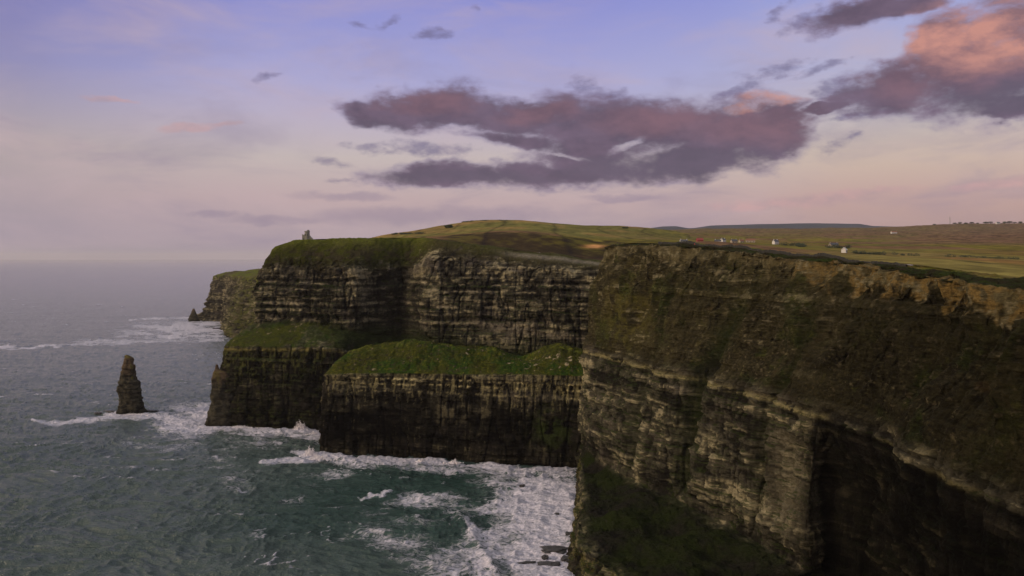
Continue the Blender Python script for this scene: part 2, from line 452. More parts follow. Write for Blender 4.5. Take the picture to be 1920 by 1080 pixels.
# ---- grassy bench block in front of the bay cliff. foot, face top, mid slope, crest, back
BENCH = [
 [(-140,900,-5),(-140,898,70),(-135,895,84),(-130,892,90),(-120,890,80)],
 [(-172,835,-5),(-166,835,70),(-158,835,84),(-150,835,90),(-130,850,80)],
 [(-184,770,-5),(-178,772,69),(-170,776,80),(-160,790,90),(-145,850,84)],
 [(-177,739,-5),(-173,743,72),(-162,755,82),(-148,790,93),(-135,850,86)],
 [(-150,733,-5),(-147,738,74),(-140,750,82),(-128,790,94),(-115,850,86)],
 [(-100,725,-5),(-98,730,75),(-94,745,84),(-88,785,96),(-80,850,86)],
 [(-40,712,-5),(-39,717,76),(-38,735,84),(-34,775,92),(-30,850,84)],
 [(10,700,-5),(10,705,78),(10,722,84),(12,755,92),(14,840,82)],
 [(45,692,-5),(45,697,78),(46,712,86),(48,745,95),(50,830,82)],
 [(80,684,-5),(80,690,78),(82,705,86),(85,740,92),(90,820,82)],
 [(130,690,-5),(130,695,78),(132,710,86),(134,740,92),(136,800,82)],
]
# ---- the low far headland beyond the tower
FARC = [
 [(-900,3200,-5),(-870,3200,60),(-850,3200,125),(-800,3200,135)],
 [(-930,2500,-5),(-890,2510,60),(-875,2600,130),(-830,2600,138)],
 [(-944,2320,-5),(-896,2332,34),(-873,2345,128),(-850,2380,137)],
 [(-870,2290,-5),(-856,2300,55),(-848,2310,130),(-830,2350,139)],
 [(-812,2240,-5),(-808,2248,60),(-800,2262,132),(-780,2320,141)],
 [(-740,2040,-5),(-726,2050,60),(-706,2060,134),(-670,2120,143)],
 [(-652,1830,-5),(-632,1838,62),(-600,1850,138),(-560,1900,148)],
 [(-560,1720,-5),(-548,1730,64),(-520,1745,140),(-470,1800,152)],
 [(-380,1500,-5),(-370,1510,64),(-350,1530,140),(-300,1560,170)],
]

# ------------------------------------------------------------------ land surface: smooth interpolation through surveyed points
ctl = []
for s in TOWER: X, Y, Z = s[-1]; ctl.append((960 + F * X / Y, HY - (Z - H) * F / Y, Y))
for s in NEAR[:-2]: X, Y, Z = s[-1]; ctl.append((960 + F * X / Y, HY - (Z - H) * F / Y, Y))
for s in FARC[1:-1]: X, Y, Z = s[-1]; ctl.append((960 + F * X / Y, HY - (Z - H) * F / Y, Y))
ctl += [(600,450,960),(700,448,980),(560,456,1100),(650,455,1150),(780,447,980),(760,445,1250),
 (900,441,985),(970,436,1010),(1050,446,1000),(1130,460,980),(1190,464,960),
 (840,442,1200),(970,433,1180),(1100,447,1180),(1190,449,1150),
 (600,462,1450),(680,450,1500),(735,438,1560),(800,433,1500),(830,425,1550),(872,415,1600),(950,412,1600),(1000,414,1600),(1040,419,1620),(1090,425,1680),(1180,426,1750),(1225,431,1900),
 (800,438,2300),(950,436,2300),(1100,436,2300),(600,475,2200),(520,500,2200),(480,516,3000),(600,500,3200),(800,470,3500),
 (1300,455,760),(1300,455,1000),(1300,452,1500),(1300,443,2300),(1300,435,3500),
 (1500,468,700),(1500,461,1000),(1500,455,1500),(1500,445,2300),(1500,434,3500),(1700,481,600),(1700,463,1000),(1700,453,1600),(1700,440,2600),(1700,433,4000),
 (1900,500,450),(1900,464,1000),(1900,453,1600),(1900,440,2600),(1900,431,4000),
 (1200,438,3000),(1100,444,4500),(950,450,4500),(1300,430,5000),(1500,429,5000),(1640,428,5000),(1700,426,5000),(1780,421,5000),(1920,419,5000),
 (1300,436,8000),(1600,436,8000),(1900,428,8000),(900,470,8000),
 (2300,545,330),(2300,490,700),(2300,450,1600),(2300,430,3000),(2300,418,5000),(3400,590,180),(3400,500,500),(3400,440,2000),(3400,415,6000)]
ctl = np.array(ctl)
_cx, _cy, _cv = ctl[:, 0] / 330.0, np.log(ctl[:, 2]) * 2.2, ctl[:, 1] - HY
_r = np.sqrt((_cx[:, None] - _cx) ** 2 + (_cy[:, None] - _cy) ** 2 + 0.01)
_n = len(ctl)
_A = np.zeros((_n + 3, _n + 3)); _A[:_n, :_n] = _r; _A[:_n, _n] = 1; _A[:_n, _n + 1] = _cx; _A[:_n, _n + 2] = _cy
_A[_n:, :_n] = _A[:_n, _n:].T
_A[:_n, :_n] -= np.eye(_n) * 0.02
_w = np.linalg.solve(_A, np.concatenate([_cv, [0, 0, 0]]))
def land_e(px, Y):
    u, v = px / 330.0, np.log(Y) * 2.2
    out = np.zeros(np.shape(u)) + _w[_n] + _w[_n + 1] * u + _w[_n + 2] * v
    for i in range(_n): out = out + _w[i] * np.sqrt((u - _cx[i]) ** 2 + (v - _cy[i]) ** 2 + 0.01)
    return out
def land_z(X, Y):
    X = np.asarray(X, float); Y = np.asarray(Y, float)
    Yc = np.maximum(Y, 130.0)
    px = np.clip(960 + F * X / Yc, 350, 3600)
    z = H - land_e(px, Yc) * Yc / F
    far = ss(Yc, 700, 3000)
    return z + (0.5 + far * 2.5) * fbm(X / 60, Y / 60, None, 3, 0.5, 5) + far * 5 * vn(X / 300, Y / 300, None, 6)

def with_inland(sections, k_in=(10, 34)):
    out = []
    for s in sections:
        a = np.array(s[-3]); b = np.array(s[-1]); d = (b - a)[:2]; d = d / (np.linalg.norm(d) + 1e-9)
        p = np.array(s[-1]); q = []
        for j, L in enumerate(k_in):
            xy = p[:2] + d * L; z = float(land_z(xy[0], xy[1]))
            q.append((xy[0], xy[1], z + (0.25 if j == 0 else -3.0)))
        out.append(list(s) + q)
    return out

def gauss(x, c, w): return np.exp(-((x - c) / w) ** 2)

# ------------------------------------------------------------------ materials
def new_mat(name):
    m = bpy.data.materials.new(name); m.use_nodes = True
    nt = m.node_tree; nt.nodes.clear()
    out = node(nt, 'ShaderNodeOutputMaterial'); p = node(nt, 'ShaderNodeBsdfPrincipled')
    nt.links.new(p.outputs[0], out.inputs[0])
    return m, nt, p

def terrain_mat(name, s1, s2, b1, b2, var=0.5, rough=0.95):
    m, nt, p = new_mat(name)
    geo = node(nt, 'ShaderNodeNewGeometry'); pos = S(nt, geo.outputs['Position'])
    at = node(nt, 'ShaderNodeAttribute', attribute_name='base'); base = S(nt, at.outputs['Color'])
    st = vmath(nt, 'MULTIPLY', pos, (1, 1, 2.6))
    n1 = noise(nt, st, s1, 6.0, 0.65)
    n2 = noise(nt, pos, s2, 5.0, 0.7)
    f = (n1 - 0.5) * var * 2.2 + (n2 - 0.5) * var * 2.0 + 1.0
    f = f.max(0.25)
    col = vmath(nt, 'SCALE', base, None); nt.links.new(f.s, col.s.node.inputs['Scale'])
    nt.links.new(col.s, p.inputs['Base Color'])
    p.inputs['Roughness'].default_value = rough
    p.inputs['Specular IOR Level'].default_value = 0.04
    hgt = n1 * b1 + n2 * b2
    bp = node(nt, 'ShaderNodeBump', {'Height': hgt, 'Strength': 1.0, 'Distance': 1.0})
    nt.links.new(bp.outputs[0], p.inputs['Normal'])
    return m

M_CLIFF = terrain_mat('layered_rock', 0.35, 1.5, 2.8, 1.1, 0.75)
M_LAND = terrain_mat('grassland', 0.035, 0.25, 1.5, 1.6, 0.5)

def simple(name, col, rough=0.8, vary=0.25, scale=1.5, metal=0.0, bump=0.0):
    m, nt, p = new_mat(name)
    tcn = node(nt, 'ShaderNodeTexCoord'); o = S(nt, tcn.outputs['Object'])
    n = noise(nt, o, scale, 5.0, 0.6)
    c = mix(nt, n.step(0.3, 0.7), tuple(c * (1 - vary) for c in col), tuple(min(1, c * (1 + vary)) for c in col))
    nt.links.new(c.s, p.inputs['Base Color'])
    p.inputs['Roughness'].default_value = rough; p.inputs['Metallic'].default_value = metal
    if bump:
        bp = node(nt, 'ShaderNodeBump', {'Height': n, 'Strength': 0.7, 'Distance': bump}); nt.links.new(bp.outputs[0], p.inputs['Normal'])
    return m

# ------------------------------------------------------------------ near cliff
def build_near():
    G, v, t = base_loft(with_inland(NEAR), 1.25, 200, 330)
    X, Y, Z = G[..., 0], G[..., 1], G[..., 2]
    # dark gully that splits the bright face, and a shallower one further left
    N = normals(G)
    Nh = N.copy(); Nh[..., 2] = 0; Nh /= (np.linalg.norm(Nh, axis=-1, keepdims=True) + 1e-9)
    inb = ss(v, 1.9, 2.4) * (1 - ss(v, 4.3, 5.0))
    wig = 3 * vn(Z / 14, Z * 0, None, 3)
    gul = 9 * gauss(Y, 503 + wig, 8) + 4 * gauss(Y, 560 + wig, 5) + 5 * gauss(Y, 436 + wig, 4)
    up = ss(v, 4.1, 4.5) * (1 - ss(v, 5.2, 5.9))
    ribs = fbm(X / 30, Y / 22, Z / 160, 4, 0.55, 91)
    ridge = (1 - np.abs(vn(X / 24, Y / 17, Z / 120, 92)) * 2)
    rn = np.zeros(G.shape[:2])
    d = -gul * inb + up * (8.0 * ribs + 4.5 * ridge - 3 + 2.2 * fbm(X / 8, Y / 6, Z / 26, 4, 0.6, 95))
    # scoops just under the rim
    scoop = ss(vn(Y / 19, Y * 0, None, 8), -0.1, 0.7) * gauss(v, 4.93, 0.13)
    d = d - 5.0 * scoop
    G = G + Nh * d[..., None]
    rockw = ss(v, 1.9, 2.1) * (1 - ss(v, 4.0, 4.25) * 0.48) * (1 - ss(v, 4.75, 5.02) * 0.9)
    rockw = np.maximum(rockw, 1 - ss(v, 0.8, 1.1) * 0.72)
    G = G.copy(); bw = ss(v, 0.9, 1.3) * (1 - ss(v, 1.8, 2.05)); G[..., 2] += bw * (4.0 * fbm(X / 22, Y / 22, None, 5, 0.5, 96))
    rockw = np.maximum(rockw, 0.75 * gauss(v, 4.85, 0.09))
    G2, m = rockify(G, rockw, 11, 1.0)
    N2 = normals(G2); up_n = np.abs(N2[..., 2])
    X, Y, Z = G2[..., 0], G2[..., 1], G2[..., 2]
    c, tone, streak = rock_colour(G2, m, 11, 0.13)
    pale = gauss(Y, 412, 15) * ss(v, 2.2, 2.5) * (1 - ss(v, 3.5, 3.8))
    c = lerp(c, np.array((0.165, 0.145, 0.095)) * (1 + 0.35 * streak)[..., None], np.clip(pale, 0, 1) * 0.8)
    # how plants and soil hold on the rock
    patch = fbm(X / 22, Y / 22, Z / 18, 4, 0.6, 201); p2 = fbm(X / 7, Y / 7, Z / 6, 4, 0.65, 202); p3 = fbm(X / 3, Y / 3, Z / 2.4, 3, 0.65, 203)
    slope_c = lerp(np.broadcast_to(HEATH * 0.70, c.shape), MOSS * 0.95, ss(patch + 0.4 * p2, 0.05, 0.8) * 0.85)
    slope_c = lerp(slope_c, HEATH * 0.32, ss(-patch + 0.8 * p2, 0.3, 0.9) * 0.8)
    slope_c = lerp(slope_c, GRASS * 0.95, ss(p2 + 0.3 * patch, 0.5, 1.1) * 0.6)
    slope_c = lerp(slope_c, np.array((0.19, 0.155, 0.095)), ss(p3 + 0.45 * streak + 0.25 * p2, 0.52, 1.1) * 0.75)
    fl = fbm(X / 1.3, Y / 1.3, Z / 1.1, 3, 0.65, 208); slope_c = slope_c * (1 + 0.75 * fl)[..., None]; slope_c = np.clip(slope_c, 0.008, 1)
    slope_c = lerp(slope_c, np.array((0.17, 0.15, 0.06)), ss(fl + 0.5 * p3, 0.75, 1.2) * 0.7)
    slope_c = lerp(slope_c, np.array((0.13, 0.075, 0.035)), ss(fbm(X / 12, Y / 12, Z / 9, 3, 0.6, 207), 0.75, 1.1) * 0.3)
    slope_c = lerp(slope_c, np.array((0.115, 0.098, 0.040)), ss(Y, 430, 560) * ss(p2 - 0.3 * patch + 0.4 * p3, 0.0, 0.8) * 0.6)
    slope_c = lerp(slope_c, HEATH * np.array((0.95, 0.95, 0.85)), ss(fbm(X / 30, Y / 30, Z / 20, 3, 0.6, 209), -0.4, 0.5) * 0.5)
    slope_c = slope_c * (1 + 0.30 * m['b'] + 0.22 * m['c'])[..., None]; slope_c = np.clip(slope_c, 0.006, 1)
    yel = gauss(Y, 610, 28) * gauss(Z, 135, 22); slope_c = lerp(slope_c, np.array((0.12, 0.105, 0.024)), yel * ss(p2, -0.5, 0.4) * 0.8)
    wslope = ss(v, 3.98, 4.12)
    wslope = wslope * (1 - 0.5 * ss(tone, 0.95, 1.5) * ss(Y, 380, 520))
    slope_c = slope_c * (0.76 - 0.34 * ss(-Y, -500, -330))[..., None]  # slope darkened towards its near end, shade put into the colour
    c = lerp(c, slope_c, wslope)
    # pale band of beds along the ledge
    band = gauss(v, 3.98, 0.030) * ss(fbm(Y / 11, Z / 4, None, 4, 0.65, 77), -0.75, -0.05) * ss(Y, 378, 400)
    band = band + 1.1 * gauss(v, 3.94, 0.035) * gauss(Y, 283, 13) + 0.7 * gauss(v, 3.95, 0.02) * gauss(Y, 340, 8)
    c = lerp(c, np.array((0.30, 0.262, 0.125)), np.clip(band * ss(p3 + 0.5, -0.5, 0.5), 0, 1) * 0.8)
    for q, k2 in ((3.72, 0.5), (3.45, 0.6), (3.15, 0.5), (2.35, 0.6), (2.22, 0.55)):
        b2 = gauss(v + 0.02 * p2, q, 0.02) * ss(fbm(Y / 13, Z / 7, None, 4, 0.65, int(q * 100)), 0.0, 0.5) * ss(Y, 385, 400)
        c = lerp(c, ROCK_L * 0.9, np.clip(b2, 0, 1) * k2)
        c = c * (1 - 0.6 * gauss(v + 0.02 * p2, q - 0.045, 0.018) * ss(Y, 385, 400))[..., None]  # shade of an undercut painted as a dark line below each bed
    # tan rim, with golden low light painted in along its nearer part
    gold = ss(-Y, -515, -440)
    rn1 = fbm(Y / 9, X / 9, None, 4, 0.6, 210)
    rimw = ss(v + 0.13 * rn1 + 0.05 * p3 + 0.05 * gauss(Y, 400, 60), 4.85, 4.96) * (1 - ss(v + 0.06 * p2, 5.03, 5.16))
    rim_c = lerp(np.broadcast_to(np.array((0.115, 0.098, 0.050)), c.shape), OCHRE * 0.72, gold * ss(p2 + 0.3, -0.3, 0.5))
    rim_c = lerp(rim_c, ROCK_L * 0.8, ss(p3, 0.1, 0.8) * 0.8)
    rim_c = lerp(rim_c, HEATH * 0.6, ss(p2 + 0.4 * p3, 0.1, 0.7) * 0.8)
    c = lerp(c, rim_c, rimw * 0.92)
    bank = ss(v + 0.06 * p2, 5.05, 5.2)
    c = lerp(c, lerp(np.broadcast_to(HEATH * 0.45, c.shape), MOSS * 0.9, ss(p2, -0.3, 0.5)), bank * (1 - ss(v, 5.9, 6.15)))
    # field beyond
    c = lerp(c, lerp(np.broadcast_to(np.array((0.155, 0.118, 0.040)), c.shape), GRASS * 1.4, ss(patch, -0.5, 0.4)), ss(v, 5.92, 6.12))
    # mossy bench under the bright face
    bench = ss(v, 0.95, 1.15) * (1 - ss(v, 1.85, 2.05 ))
    bc = lerp(np.broadcast_to(MOSS * 0.48, c.shape), ROCK_D * 0.95, ss(patch + 0.5 * p2, -0.6, 0.9)); bc = lerp(bc, ROCK * 0.7, ss(p3 + 0.6 * streak, 0.7, 1.3) * 0.5); c = lerp(c, bc, bench)
    low = 1 - ss(v, 0.9, 1.1)
    wall_c = lerp(c * 0.62, np.array((0.115, 0.098, 0.024)), ss(streak + 0.5 * p2, -0.1, 0.8) * ss(Z, -2, 10) * 0.75)
    c = lerp(c, wall_c, low)
    # moss on ledges, dark green in the gullies; shade of the deep recess painted into its rock
    c = lerp(c, MOSS, ss(up_n, 0.45, 0.8) * ss(p2 + 0.2, -0.2, 0.5) * (1 - wslope) * 0.75 * (1 - bench) * (v < 4))
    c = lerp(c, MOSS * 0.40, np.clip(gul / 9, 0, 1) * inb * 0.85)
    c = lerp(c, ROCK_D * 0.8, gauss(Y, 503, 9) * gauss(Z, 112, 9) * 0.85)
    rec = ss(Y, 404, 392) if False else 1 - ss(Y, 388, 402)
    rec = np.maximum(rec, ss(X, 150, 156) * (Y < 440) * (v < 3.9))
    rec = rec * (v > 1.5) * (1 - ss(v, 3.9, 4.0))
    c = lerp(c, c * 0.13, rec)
    c = c * (0.55 + 0.45 * ss(Z, -1, 6))[..., None]
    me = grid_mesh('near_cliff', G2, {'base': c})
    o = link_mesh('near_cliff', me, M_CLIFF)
    tag(o, kind='structure')
    return G2, v

def cliff_common(G2, m, seed, v, vegv, top_from, light=0.0, green=1.0):
    N2 = normals(G2); up_n = np.abs(N2[..., 2])
    X, Y, Z = G2[..., 0], G2[..., 1], G2[..., 2]
    c, tone, streak = rock_colour(G2, m, seed, light)
    patch = fbm(X / 24, Y / 24, Z / 16, 4, 0.6, seed + 201); p2 = fbm(X / 8, Y / 8, Z / 6, 4, 0.65, seed + 202); p3 = fbm(X / 3.5, Y / 3.5, Z / 3, 3, 0.65, seed + 203)
    return c, tone, streak, patch, p2, p3, up_n

def build_tower_cliff():
    G, v, t = base_loft(with_inland(TOWER), 1.25, 150, 260)
    rockw = (1 - ss(v, 0.95, 1.1)) + ss(v, 1.9, 2.05) * (1 - ss(v, 4.0, 4.5) * 0.8)
    rockw = np.clip(rockw, 0, 1)
    rockw = np.where(v > 5.0, rockw * 0.2, rockw)
    G2, m = rockify(G, rockw, 23, 1.15)
    c, tone, streak, patch, p2, p3, up_n = cliff_common(G2, m, 23, v, 0, 0, 0.12)
    X, Y, Z = G2[..., 0], G2[..., 1], G2[..., 2]
    rightp = ss(X, -110, -80)
    # strong pale beds on the upper cliff
    zw = Z + 1.8 * vn(X / 40, Y / 40, None, 9) + 0.8 * p3 + 0.02 * (X + 100) * rightp
    for n_, (zc, w, k) in enumerate(((161, 0.8, 0.6), (154, 1.3, 0.95), (147, 0.8, 0.6), (137, 1.1, 0.7), (131, 1.8, 0.95), (122, 0.9, 0.5), (113, 1.8, 0.8))):
        on = ss(fbm(X / 17, Y / 17, Z / 6, 4, 0.65, 310 + n_), -0.05, 0.45) * (v > 1.9) * (v < 4.2)
        c = lerp(c, np.array((0.36, 0.31, 0.20)), gauss(zw, zc - 1 * rightp, w) * on * k)
        c = c * (1 - 0.65 * gauss(zw, zc - 3.2 - 1 * rightp, 1.3) * (v > 1.9) * (v < 4.2))[..., None]  # dark line under each bed, undercut shade put into the colour
    dark = gauss(X + 0.12 * (Z - 130), -132, 26) * (v > 1.6) * (v < 4.6) + gauss(X, -205, 10) * (v > 1.9) * (v < 3.5) * 0.4
    c = lerp(c, ROCK_D * 1.2, np.clip(dark, 0, 1) * 0.92 * ss(p2 + patch, -1.0, -0.2))  # shade of the recessed corner painted into the rock colour
    # brow of rough grass
    brow = ss(v + 0.40 * p2 + 0.12 * p3 - 0.45 * rightp, 3.72, 4.3)
    gr = lerp(np.broadcast_to(GRASS * 0.60, c.shape), HEATH * 0.85, ss(p2 + 0.4 * patch, -0.35, 0.4))
    gr = lerp(gr, HEATH * 0.5, ss(p3 + 0.5 * p2, 0.1, 0.9) * 0.7)
    gr = lerp(gr, ROCK * 1.2, ss(p3 - 0.3 * patch, 0.6, 1.1) * 0.6)
    gr = lerp(gr, GRASS * 1.15, ss(v + 0.2 * p2, 4.6, 5.1) * (1 - rightp * 0.6))
    gr = lerp(gr, np.broadcast_to(HEATH * 0.72, c.shape), rightp * 0.55)
    gr = gr * (0.62 + 0.38 * ss(v, 4.0, 4.9))[..., None]
    c = lerp(c, gr, brow)
    strip = rightp * gauss(v + 0.05 * p2, 4.86, 0.13) * ss(X, -30, 20)
    c = lerp(c, np.array((0.20, 0.185, 0.15)), np.clip(strip, 0, 1) * 0.8)
    # grassy tier
    tier = ss(v + 0.05 * p2, 0.96, 1.06) * (1 - ss(v + 0.1 * p2, 1.85, 2.1))
    tr = lerp(np.broadcast_to(GRASS * 0.75, c.shape), BRIGHT * 0.8, ss(patch + 0.3 * p2, -0.1, 0.6))
    tr = lerp(tr * 0.85, HEATH * 0.6, ss(p3 + 0.6 * p2, 0.0, 0.7) * 0.85)
    tr = lerp(tr, ROCK_L * 0.8, ss(p3 - 0.4 * p2, 0.65, 1.05) * 0.8)
    tr = lerp(tr, c * 0.9, ss(patch - 0.5 * p2, 0.0, 0.5) * 0.75)
    tr = lerp(tr, lerp(np.broadcast_to(MOSS * 0.35, c.shape), ROCK_D, ss(p2, -0.2, 0.5)), ss(X, -205, -175) * 0.95)  # tier behind the bench darkened, shadow there put into the colour
    c = lerp(c, tr, tier)
    c = lerp(c, MOSS * 0.5, gauss(v + 0.1 * p2, 2.0, 0.22) * ss(X, -215, -190) * 0.85)  # same painted shade along the foot of the upper cliff
    lip = gauss(v, 0.965, 0.02) * ss(p2, -0.5, 0.3)
    c = lerp(c, LICH, lip * 0.8)
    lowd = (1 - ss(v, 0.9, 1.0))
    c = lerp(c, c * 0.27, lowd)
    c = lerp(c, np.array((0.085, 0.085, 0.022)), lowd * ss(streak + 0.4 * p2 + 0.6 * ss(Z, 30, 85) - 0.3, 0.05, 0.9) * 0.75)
    c = lerp(c, MOSS, ss(up_n, 0.45, 0.8) * ss(p2 + 0.2, -0.3, 0.4) * 0.6 * (v < 3.6))
    # scree and grass at the foot of the bay cliff
    c = lerp(c, np.array((0.19, 0.165, 0.12)), ss(X, -50, -30) * gauss(Z - 112 + 0.13 * (X + 40) + 1.5 * p2, 0, 3.2) * (v > 1.9) * ss(p3, -0.8, 0.1) * 0.85)
    c = c * (0.5 + 0.5 * ss(Z, 0, 9))[..., None]
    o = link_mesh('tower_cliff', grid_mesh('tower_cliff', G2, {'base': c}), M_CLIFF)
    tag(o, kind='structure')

def build_bench():
    G, v, t = base_loft(BENCH, 1.25, 170, 200)
    # hummocks along the crest
    X, Y = G[..., 0], G[..., 1]
    G = G.copy(); G[..., 2] += ss(v, 1.1, 1.6) * (1.2 * fbm(X / 5, Y / 7, None, 4, 0.65, 63) - 0.8 * np.exp(-(vn(X / 9, Y / 14, None, 64) / 0.12) ** 2)); G[..., 2] += ss(v, 1.5, 3) * (3.5 * vn(X / 26, Y / 40, None, 61) + 5 * gauss(X, 42, 14) - 4.5 * gauss(X, 8, 14) + 2.5 * gauss(X, -85, 25) + 1.8 * vn(X / 9, Y / 12, None, 62))
    rockw = 1 - ss(v, 0.95, 1.12)
    G2, m = rockify(G, rockw, 37, 0.85)
    c, tone, streak, patch, p2, p3, up_n = cliff_common(G2, m, 37, v, 0, 0, 0.02)
    X, Y, Z = G2[..., 0], G2[..., 1], G2[..., 2]
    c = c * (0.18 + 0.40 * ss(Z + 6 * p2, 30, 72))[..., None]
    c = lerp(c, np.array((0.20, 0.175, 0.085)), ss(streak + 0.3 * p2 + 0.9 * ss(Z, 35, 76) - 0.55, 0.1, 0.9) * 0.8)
    for zc, k in ((65.5, 0.8), (70.5, 1.0), (59, 0.4)):
        blocks = ss(vn(X / 2.6, Y / 2.6, None, 401), -0.5, 0.0) * ss(vn(X / 30, Y / 30, None, 402), -0.6, 0.0)
        c = lerp(c, np.array((0.50, 0.43, 0.22)), gauss(Z + 0.9 * p2, zc, 0.8) * blocks * ss(p2 + p3, -0.5, 0.4) * k * (v < 1.05))
    c = lerp(c, MOSS * 1.1, gauss(X, 35, 16) * gauss(Z, 32, 16) * ss(p2, -0.4, 0.3))
    veg = ss(v + 0.03 * p2, 0.98, 1.08)
    g = lerp(np.broadcast_to(GRASS * 0.50, c.shape), BRIGHT * 0.48, ss(patch + 0.3 * p2, -0.3, 0.5))
    g = lerp(g, GRASS * 1.5, ss(p2 + 0.8 * gauss(v, 2.9, 0.25), 0.5, 1.3) * 0.7)
    g = lerp(g, HEATH * 0.6, ss(p3 + 0.5 * p2, 0.1, 0.8) * 0.8)
    g = lerp(g, GRASS * np.array((1.5, 1.25, 0.9)), ss(fbm(X / 2, Y / 3.5, Z / 2, 3, 0.6, 411), 0.2, 0.9) * 0.6)
    g = lerp(g, np.array((0.36, 0.30, 0.19)), ss(p3 + 0.5 * ss(X, -30, 20) * gauss(v, 2.2, 0.6), 0.85, 1.2))
    c = lerp(c, g, veg)
    c = c * (0.5 + 0.5 * ss(Z, -1, 5))[..., None]
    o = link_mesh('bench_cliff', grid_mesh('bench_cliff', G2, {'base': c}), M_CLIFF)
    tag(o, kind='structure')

def build_far():
    G, v, t = base_loft(with_inland(FARC, (30, 90)), 1.1, 120, 120)
    rockw = 1 - ss(v, 1.7, 2.1)
    G2, m = rockify(G, np.clip(rockw, 0, 1), 53, 1.9)
    c, tone, streak, patch, p2, p3, up_n = cliff_common(G2, m, 53, v, 0, 0, 0.15)
    c = c * 0.8
    X, Y, Z = G2[..., 0], G2[..., 1], G2[..., 2]
    gr = lerp(np.broadcast_to(GRASS * 1.1, c.shape), HEATH * 1.3, ss(patch, -0.2, 0.5))
    c = lerp(c, gr, np.clip(ss(v + 0.15 * p2, 1.8, 2.1) + 0.65 * ss(-Y, -2150, -1900) * ss(p2 + patch, -0.6, 0.4), 0, 1))
    o = link_mesh('far_cliff', grid_mesh('far_cliff', G2, {'base': c}), M_CLIFF)
    tag(o, kind='structure')

def in_poly(X, Y, poly):
    inside = np.zeros(X.shape, bool); n = len(poly)
    for i in range(n):
        x1, y1 = poly[i]; x2, y2 = poly[(i + 1) % n]
        if y1 == y2: continue
        cnd = ((y1 > Y) != (y2 > Y)) & (X < (x2 - x1) * (Y - y1) / (y2 - y1) + x1)
        inside ^= cnd
    return inside

def build_land():
    px = np.concatenate([np.arange(300, 470, 12.0), np.arange(470, 1960, 3.2), np.arange(1960, 3700, 40.0)])
    Yr = np.concatenate([np.geomspace(100, 300, 40), np.geomspace(303, 1100, 330), np.geomspace(1106, 9000, 190)])
    PX, YY = np.meshgrid(px, Yr, indexing='ij')
    X = (PX - 960) * YY / F
    Z = land_z(X, YY)
    poly = [(s[-1][0], s[-1][1]) for s in TOWER]
    poly += [(s[-1][0], s[-1][1]) for s in NEAR]
    poly += [(40000, -60), (40000, 40000), (-700, 40000), (-790, 3300), (-820, 2620), (-830, 2420), (-770, 2350), (-650, 2160), (-540, 1930), (-450, 1830), (-290, 1590)]
    def pull(p):
        return p
    mask = in_poly(X, YY, poly)
    # keep the ragged border well under the lofted skirts
    shr = mask.copy()
    for dxx, dyy in ((6, 0), (-6, 0), (0, 6), (0, -6)):
        shr &= in_poly(X + dxx, YY + dyy, poly)
    zb = Z.copy()
    pyv = HY - (Z - H) * F / YY
    f1 = fbm(X / 70, YY / 110, None, 4, 0.55, 801); f2 = fbm(X / 230, YY / 340, None, 3, 0.5, 802); f3 = fbm(X / 14, YY / 20, None, 4, 0.6, 803)
    c = np.broadcast_to(GRASS * 1.15, X.shape + (3,)).copy()
    # patchwork of fields
    cellx = np.floor((X + 40 * vn(YY / 300, X / 300, None, 7)) / 95); celly = np.floor((YY + 50 * vn(X / 260, YY / 260, None, 8)) / 150)
    hsh = _h(cellx, celly, cellx * 0, 17)
    c = lerp(c, np.array((0.125, 0.110, 0.036)), ss(hsh, -0.2, 0.4) * 0.8)
    c = lerp(c, np.array((0.105, 0.075, 0.045)), ss(hsh, 0.35, 0.6) * 0.8)
    c = lerp(c, np.array((0.100, 0.118, 0.032)), ss(-hsh, 0.55, 0.8) * 0.7)
    moor = ss(PX + 260 * f2, 1500, 1850) * ss(YY, 1000, 1500)
    c = lerp(c, np.array((0.105, 0.078, 0.050)), moor * 0.85)
    far = ss(YY, 1600, 3500) * (PX > 1180)
    c = lerp(c, np.array((0.095, 0.085, 0.045)), far * 0.75 * (1 - moor * 0.5))
    # hill beyond the tower headland: pale worn grass
    hill = gauss(PX, 960, 330) * ss(YY, 1050, 1300) * (1 - ss(YY, 2100, 2500))
    c = lerp(c, lerp(np.broadcast_to(np.array((0.105, 0.128, 0.034)), c.shape), np.array((0.145, 0.130, 0.045)), ss(f1 + 0.5 * ss(-PX, -1000, -760), 0.0, 0.8)), np.clip(hill * 1.2, 0, 1))
    # heath slope above the bay
    heath = ss(PX, 815, 850) * (1 - ss(PX, 1180, 1230)) * ss(YY, 820, 870) * (1 - ss(YY + 25 * f3, 1010, 1075))
    c = lerp(c, lerp(np.broadcast_to(HEATH * 0.42, c.shape), GRASS * 0.5, ss(f3 + f1, -0.5, 0.7)), np.clip(heath, 0, 1) * 0.9)
    # ochre path clearing at the near headland's corner
    sand = gauss(PX, 1114, 17) * gauss(pyv, 462, 3.0)
    c = lerp(c, np.array((0.36, 0.24, 0.10)), np.clip(sand * 1.4, 0, 1))
    near_f = (1 - ss(YY, 560, 900)) * ss(PX, 1450, 1600)
    c = lerp(c, lerp(np.broadcast_to(np.array((0.165, 0.125, 0.042)), c.shape), np.array((0.12, 0.13, 0.038)), ss(f1, -0.3, 0.5)), near_f * 0.9)
    c = c * (1 + 0.42 * f3 + 0.2 * f1)[..., None]
    lanes = np.exp(-(((X + 40 * vn(YY / 300, X / 300, None, 7)) / 95 - cellx - 0.5) / 0.475) ** 40)
    c = c * (0.55 + 0.45 * lanes)[..., None]
    c = np.clip(c * np.array((1.42, 1.06, 0.95)), 0.008, 1)
    G = np.stack([X, YY, zb], -1)
    o = link_mesh('terrain', grid_mesh('terrain', G, {'base': c}, shr), M_LAND)
    tag(o, kind='structure')

